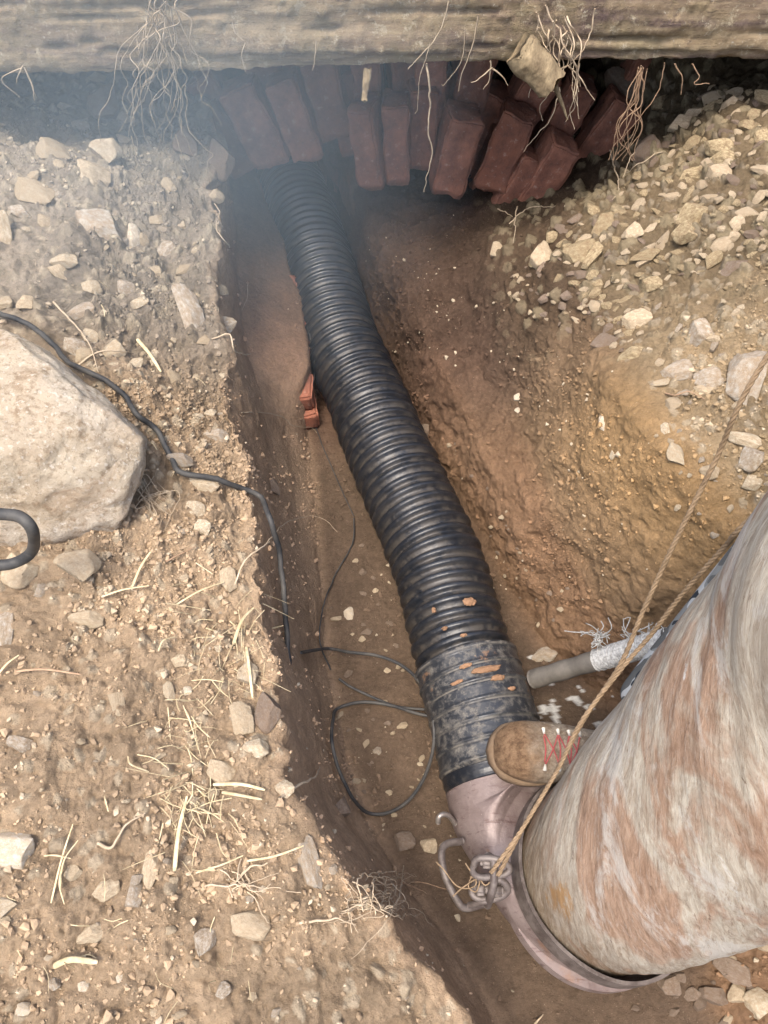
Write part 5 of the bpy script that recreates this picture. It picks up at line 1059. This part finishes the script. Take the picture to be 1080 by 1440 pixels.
# body (skin) : pelvis root
ank = (.418, .392, .335); kn = (.655, .61, .70); hipL = (1.0, .66, .80); pel = (1.07, .56, .83); hipR = (1.08, .46, .80); knR = (.885, .40, .66); anR = (.87, .37, .25)
body = [(*pel, .13), (1.09, .57, 1.05, .125), (1.10, .58, 1.26, .14), (1.08, .57, 1.40, .055), (1.06, .56, 1.50, .065), (1.055, .555, 1.58, .085), (1.055, .555, 1.66, .06),
        (*hipL, .085), (*kn, .052), (*ank, .036), (*hipR, .085), (*knR, .052), (*anR, .036),
        (1.08, .75, 1.34, .05), (.98, .86, 1.14, .038), (.80, .80, 1.04, .026), (1.06, .40, 1.34, .05), (.99, .52, 1.13, .038), (.86, .74, 1.03, .026)]
ed = [(0, 1), (1, 2), (2, 3), (3, 4), (4, 5), (5, 6), (0, 7), (7, 8), (8, 9), (0, 10), (10, 11), (11, 12), (2, 13), (13, 14), (14, 15), (2, 16), (16, 17), (17, 18)]
for base, hx in ((15, -1), (18, -1)):
    bx_, by_, bz_ = body[base][:3]
    pi_ = len(body); body.append((bx_ - .035, by_ + .012, bz_, .02)); ed.append((base, pi_))
    for f in range(4):
        a = len(body); L = (.032, .037, .034, .026)[f]; o_ = (f - 1.5) * .016
        body.append((bx_ - .06, by_ + .012 + o_, bz_ + .006, .008)); body.append((bx_ - .06 - L * .6, by_ + .012 + o_, bz_ + .0, .0075)); body.append((bx_ - .06 - L * .5, by_ + .012 + o_, bz_ - .022, .007)); ed += [(pi_, a), (a, a + 1), (a + 1, a + 2)]
    a = len(body); body += [(bx_ - .03, by_ - .022, bz_ - .012, .009), (bx_ - .05, by_ - .02, bz_ - .024, .008)]; ed += [(pi_, a), (a, a + 1)]
skin_mesh('body', body, ed, 'skin', person, 2, PL)
skin_mesh('camouflage_trousers', [(*pel, .165), (1.08, .565, .98, .15), (*hipL, .115), (.84, .64, .78, .092), (*kn, .078), (.60, .56, .62, .072), (.52, .482, .50, .066), (.457, .425, .415, .060), (.436, .405, .385, .056), (*hipR, .115), (*knR, .078), (.88, .385, .45, .068), (*anR, .058)],
          [(0, 1), (0, 2), (2, 3), (3, 4), (4, 5), (5, 6), (6, 7), (7, 8), (0, 9), (9, 10), (10, 11), (11, 12)], 'camouflage_cloth', person, 3, PL)
skin_mesh('jacket', [(1.09, .57, 1.10, .155), (1.085, .565, .96, .16), (1.10, .58, 1.28, .165), (1.085, .575, 1.38, .08), (1.08, .76, 1.34, .075), (.99, .865, 1.14, .058), (.84, .815, 1.055, .045), (1.06, .39, 1.34, .075), (.995, .52, 1.13, .058), (.89, .70, 1.04, .045)],
          [(0, 1), (0, 2), (2, 3), (2, 4), (4, 5), (5, 6), (2, 7), (7, 8), (8, 9)], 'jacket_cloth', person, 2, PL)
skin_mesh('hair', [(1.06, .555, 1.67, .09), (1.075, .555, 1.62, .085)], [(0, 1)], 'hair', person, 2, PL)

def boot(parent, heel, D, Upv, scale, visible=True):
    D = np.array(D, float); D /= np.linalg.norm(D); U_ = np.array(Upv, float); U_ = U_ - D * (U_ @ D); U_ /= np.linalg.norm(U_); S_ = np.cross(U_, D)
    S11 = [((.303, .036), (.303, .022), .008), ((.300, .050), (.302, .012), .022), ((.293, .061), (.297, .006), .035), ((.280, .070), (.283, .002), .046), ((.255, .079), (.257, .0), .0555), ((.215, .088), (.215, 0), .0585), ((.18, .104), (.172, 0), .054), ((.152, .124), (.12, .0), .047), ((.137, .140), (.05, 0), .043), ((.130, .155), (.0, .01), .040), ((.124, .17), (-.008, .05), .041), ((.120, .19), (.0, .10), .043), ((.118, .205), (.004, .15), .045)]
    A = np.array([[*t_, *b_, h_] for t_, b_, h_ in S11]); A = spline_n(A, 70); k = 64; th = np.linspace(0, 2 * np.pi, k, endpoint=False); V = []
    for r_ in A:
        c = (r_[:2] + r_[2:4]) / 2; h = (r_[:2] - r_[2:4]) / 2; ct, st = np.cos(th), np.sin(th)
        sgn = np.where(ct < 0, .55, .9); u = np.sign(ct) * np.abs(ct) ** sgn; w_ = np.sign(st) * np.abs(st) ** .88 * r_[4]
        V.append(np.stack([c[0] + u * h[0], c[1] + u * h[1], w_], 1))
    V = np.concatenate(V); 
    def tr(Vl): Vl = Vl * scale; return np.array(heel) + Vl[:, :1] * D + Vl[:, 1:2] * U_ + Vl[:, 2:3] * S_
    n = len(A); i = np.arange(n - 1)[:, None] * k; j = np.arange(k)[None]; j2 = (j + 1) % k
    F_ = np.stack([i + j, i + j2, i + k + j2, i + k + j], -1).reshape(-1, 4).tolist() + [list(range(k))[::-1]]
    V3 = V.copy(); toe = sstep(.17, .26, V[:, 0]); V3[:, 2] *= 1 + .05 * fbm(V * 1, 22, 3, 3); V3[:, 1] *= 1 + .05 * fbm(V, 25, 3, 7)
    crease = np.sin(V[:, 0] * 190 + 3 * fbm(V, 20, 2, 4)) * np.exp(-((V[:, 0] - .20) / .02) ** 2) * .0022; V3[:, 1] += crease * (V[:, 1] > .05)
    W3 = tr(V3); W3 = W3 + (.0035 * fbm(W3, 48, 5, 2, .6) * (.5 + toe))[:, None] * U_[None]
    o = part('boot', W3, F_, 'boot_leather', parent)
    loc = np.array(parent.location)
    def sub(name, Vv, Ff, mat, label=None, smooth=True):
        q = link(name, mesh_np(name, np.asarray(Vv) - loc, Ff, mat, smooth), o)
        if label: q['label'] = label
    f_attr(o.data, 'mud', sstep(.20, .262, V[:, 0] + .03 * fbm(W3, 35, 4, 9)))
    # sole: outline extruded
    ox = np.array([.306, .296, .27, .22, .17, .11, .05, .005, -.012]); hw = np.array([.0, .030, .054, .062, .053, .045, .045, .034, .0])
    xs = np.concatenate([ox, ox[::-1][1:-1]]); ws_ = np.concatenate([hw, -hw[::-1][1:-1]]); cl = spline(np.stack([np.append(xs, xs[0]), np.append(ws_, ws_[0]), 0 * np.append(xs, xs[0])], 1), 90)[:-1]
    lv = [(-.022, .96), (-.018, 1.0), (-.004, 1.01), (.006, 1.0), (.010, .95)]; m_ = len(cl); cx = cl.mean(0)
    SV = np.concatenate([np.stack([cx[0] + (cl[:, 0] - cx[0]) * s_, np.full(m_, u_), cl[:, 1] * s_], 1) for u_, s_ in lv])
    SF = [[a * m_ + b, a * m_ + (b + 1) % m_, (a + 1) * m_ + (b + 1) % m_, (a + 1) * m_ + b] for a in range(len(lv) - 1) for b in range(m_)] + [list(range(m_))[::-1], [(len(lv) - 1) * m_ + b for b in range(m_)]]
    SW = tr(SV); SW = SW + .0018 * fbm(SW, 60, 3, 3)[:, None]; sub('sole', SW, SF, 'boot_sole')
    if not visible: return
    def surf(f, w_, lift=.003):  # point on the top surface at forward f, lateral w
        q = (np.abs(V3[:, 0] - f) / .010) ** 2 + (np.abs(V3[:, 2] - w_) / .006) ** 2 - 60 * (V3[:, 1] - .02) * 0; m_ = V3[:, 1] > .05
        q = np.where(m_, q, 1e9); ii_ = np.argmin(q - V3[:, 1] * 20); p = V3[ii_].copy(); p[1] += lift; return tr(p[None])[0]
    hk, lc = [], []
    fs = [.226, .204, .183, .165]
    eyes = []
    for f in fs:
        for sd in (-1, 1):
            p = surf(f, sd * .028); eyes.append(p)
            q = surf(f, sd * .034); dirv = (q - p) / (np.linalg.norm(q - p) + 1e-9); p0, p1 = p - dirv * .002, p + dirv * .009
            V5, F5 = sweep(np.array([p0 + U_ * .001, (p0 + p1) / 2 + U_ * .002, p1 + U_ * .002]), [.0018, .0028, .0034], 10); hk.append((V5, F5))
    for h_ in hk: sub('lace_hook', h_[0], h_[1], 'lace_hook')
    for r_ in range(3):
        a0, a1, b0_, b1_ = eyes[2 * r_], eyes[2 * r_ + 1], eyes[2 * r_ + 2], eyes[2 * r_ + 3]
        for p, q in ((a0, b1_), (a1, b0_), (a0 * .9 + a1 * .1, a0 * .1 + a1 * .9)):
            m_ = (p + q) / 2 + U_ * .006; lc.append(sweep(spline([p, m_, q], 14), .0013, 7))
    Vl, Fl = merge(lc); sub('laces', Vl, Fl, 'red_lace')
    # padded sock collar
    cc_ = tr(np.array([[.066, .172, 0], [.062, .19, 0], [.056, .215, 0]])); Vs, Fs = sweep(spline(list(cc_), 20), np.interp(np.linspace(0, 1, 20), [0, .4, 1], [.052, .055, .050]) * scale, 40, False)
    sub('sock', Vs, Fs, 'grey_sock', 'light grey sock collar')
def spline_n(A, n):
    u = np.linspace(0, 1, len(A)); t = np.linspace(0, 1, n); out = np.stack([np.interp(t, u, A[:, k]) for k in range(A.shape[1])], 1)
    w7 = np.hanning(9)[1:-1]; w7 /= w7.sum(); sm = np.stack([np.convolve(np.pad(out[:, k], 3, mode='edge'), w7, 'valid') for k in range(A.shape[1])], 1); sm[0] = out[0]; return sm
toe = W(693, 1048, .295); D_ = np.array([-math.cos(.26), .02, math.sin(.26)]); heel = np.array(toe) - D_ * .302 * .93 - np.array([0, 0, .03])
boot(person, heel, D_, (0, -.15, 1), .93)
boot(person, (.90, .40, .19), (-.8, -.6, -.05), (0, 0, 1), .93, False)

# ------------------------------------------------------------------ smoke drifting out of the culvert
def m_smoke():
    m = bpy.data.materials.new('smoke'); m.use_nodes = True; t = m.node_tree; t.nodes.clear()
    out = t.nodes.new('ShaderNodeOutputMaterial'); pv = t.nodes.new('ShaderNodeVolumePrincipled'); t.links.new(pv.outputs[0], out.inputs['Volume'])
    pv.inputs['Color'].default_value = (.72, .88, .97, 1); pv.inputs['Anisotropy'].default_value = .2
    tc = t.nodes.new('ShaderNodeTexCoord')
    def mth(op, a, b):
        n = t.nodes.new('ShaderNodeMath'); n.operation = op
        for i, v in enumerate((a, b)):
            if isinstance(v, (int, float)): n.inputs[i].default_value = v
            else: t.links.new(v, n.inputs[i])
        return n.outputs[0]
    ln = t.nodes.new('ShaderNodeVectorMath'); ln.operation = 'LENGTH'; t.links.new(tc.outputs['Object'], ln.inputs[0])
    fall = mth('MAXIMUM', mth('SUBTRACT', 1.0, ln.outputs['Value']), 0.0); fall = mth('POWER', fall, .8)
    nz = t.nodes.new('ShaderNodeTexNoise'); nz.inputs['Scale'].default_value = 1.4; nz.inputs['Detail'].default_value = 2; t.links.new(tc.outputs['Object'], nz.inputs['Vector'])
    d = mth('MULTIPLY', fall, mth('ADD', mth('MULTIPLY', nz.outputs['Fac'], 1.6), .2)); t.links.new(mth('MULTIPLY', d, SMOKE), pv.inputs['Density'])
    return m
SMOKE = .52
V, F_ = ico(4); sm = link('smoke', mesh_np('smoke', V, F_)); sm.data.materials.append(m_smoke())
sm.location = (-.50, 1.66, .80); sm.scale = (.72, .80, .75); sm.rotation_euler = (0, 0, math.radians(25))
tag(sm, 'thin bluish smoke drifting over the upper left bank and the culvert mouth', 'smoke'); sm['kind'] = 'stuff'

# ------------------------------------------------------------------ light
SUN_DIR = Vector((-.20, -.30, 1.0)).normalized()   # towards the sun
wd = bpy.data.worlds.new('World'); sc.world = wd; wd.use_nodes = True; nt = wd.node_tree
sky = nt.nodes.new('ShaderNodeTexSky'); sky.sky_type = 'NISHITA'; sky.sun_disc = False
sky.sun_elevation = math.asin(SUN_DIR.z); sky.sun_rotation = math.atan2(SUN_DIR.x, SUN_DIR.y); sky.dust_density = 4; sky.air_density = 1.0; sky.ozone_density = .6
bg = nt.nodes['Background']; bg.inputs[1].default_value = .15; nt.links.new(sky.outputs[0], bg.inputs[0])
sl = bpy.data.lights.new('sun', 'SUN'); sl.energy = 1.35; sl.angle = math.radians(16); sl.color = (1, .93, .82)
so = bpy.data.objects.new('sun', sl); COL.objects.link(so); so.rotation_euler = SUN_DIR.to_track_quat('Z', 'Y').to_euler(); so.location = (-3, -2, 6)
sc.view_settings.view_transform = 'Standard'; sc.view_settings.look = 'None'; sc.view_settings.exposure = 1.58; sc.view_settings.gamma = 1
sc.cycles.volume_bounces = 1; sc.cycles.max_bounces = 6; sc.cycles.diffuse_bounces = 3; sc.cycles.use_denoising = True
sc.cycles.volume_step_rate = 2.0; sc.cycles.volume_max_steps = 64
print('done', time.time() - T0)
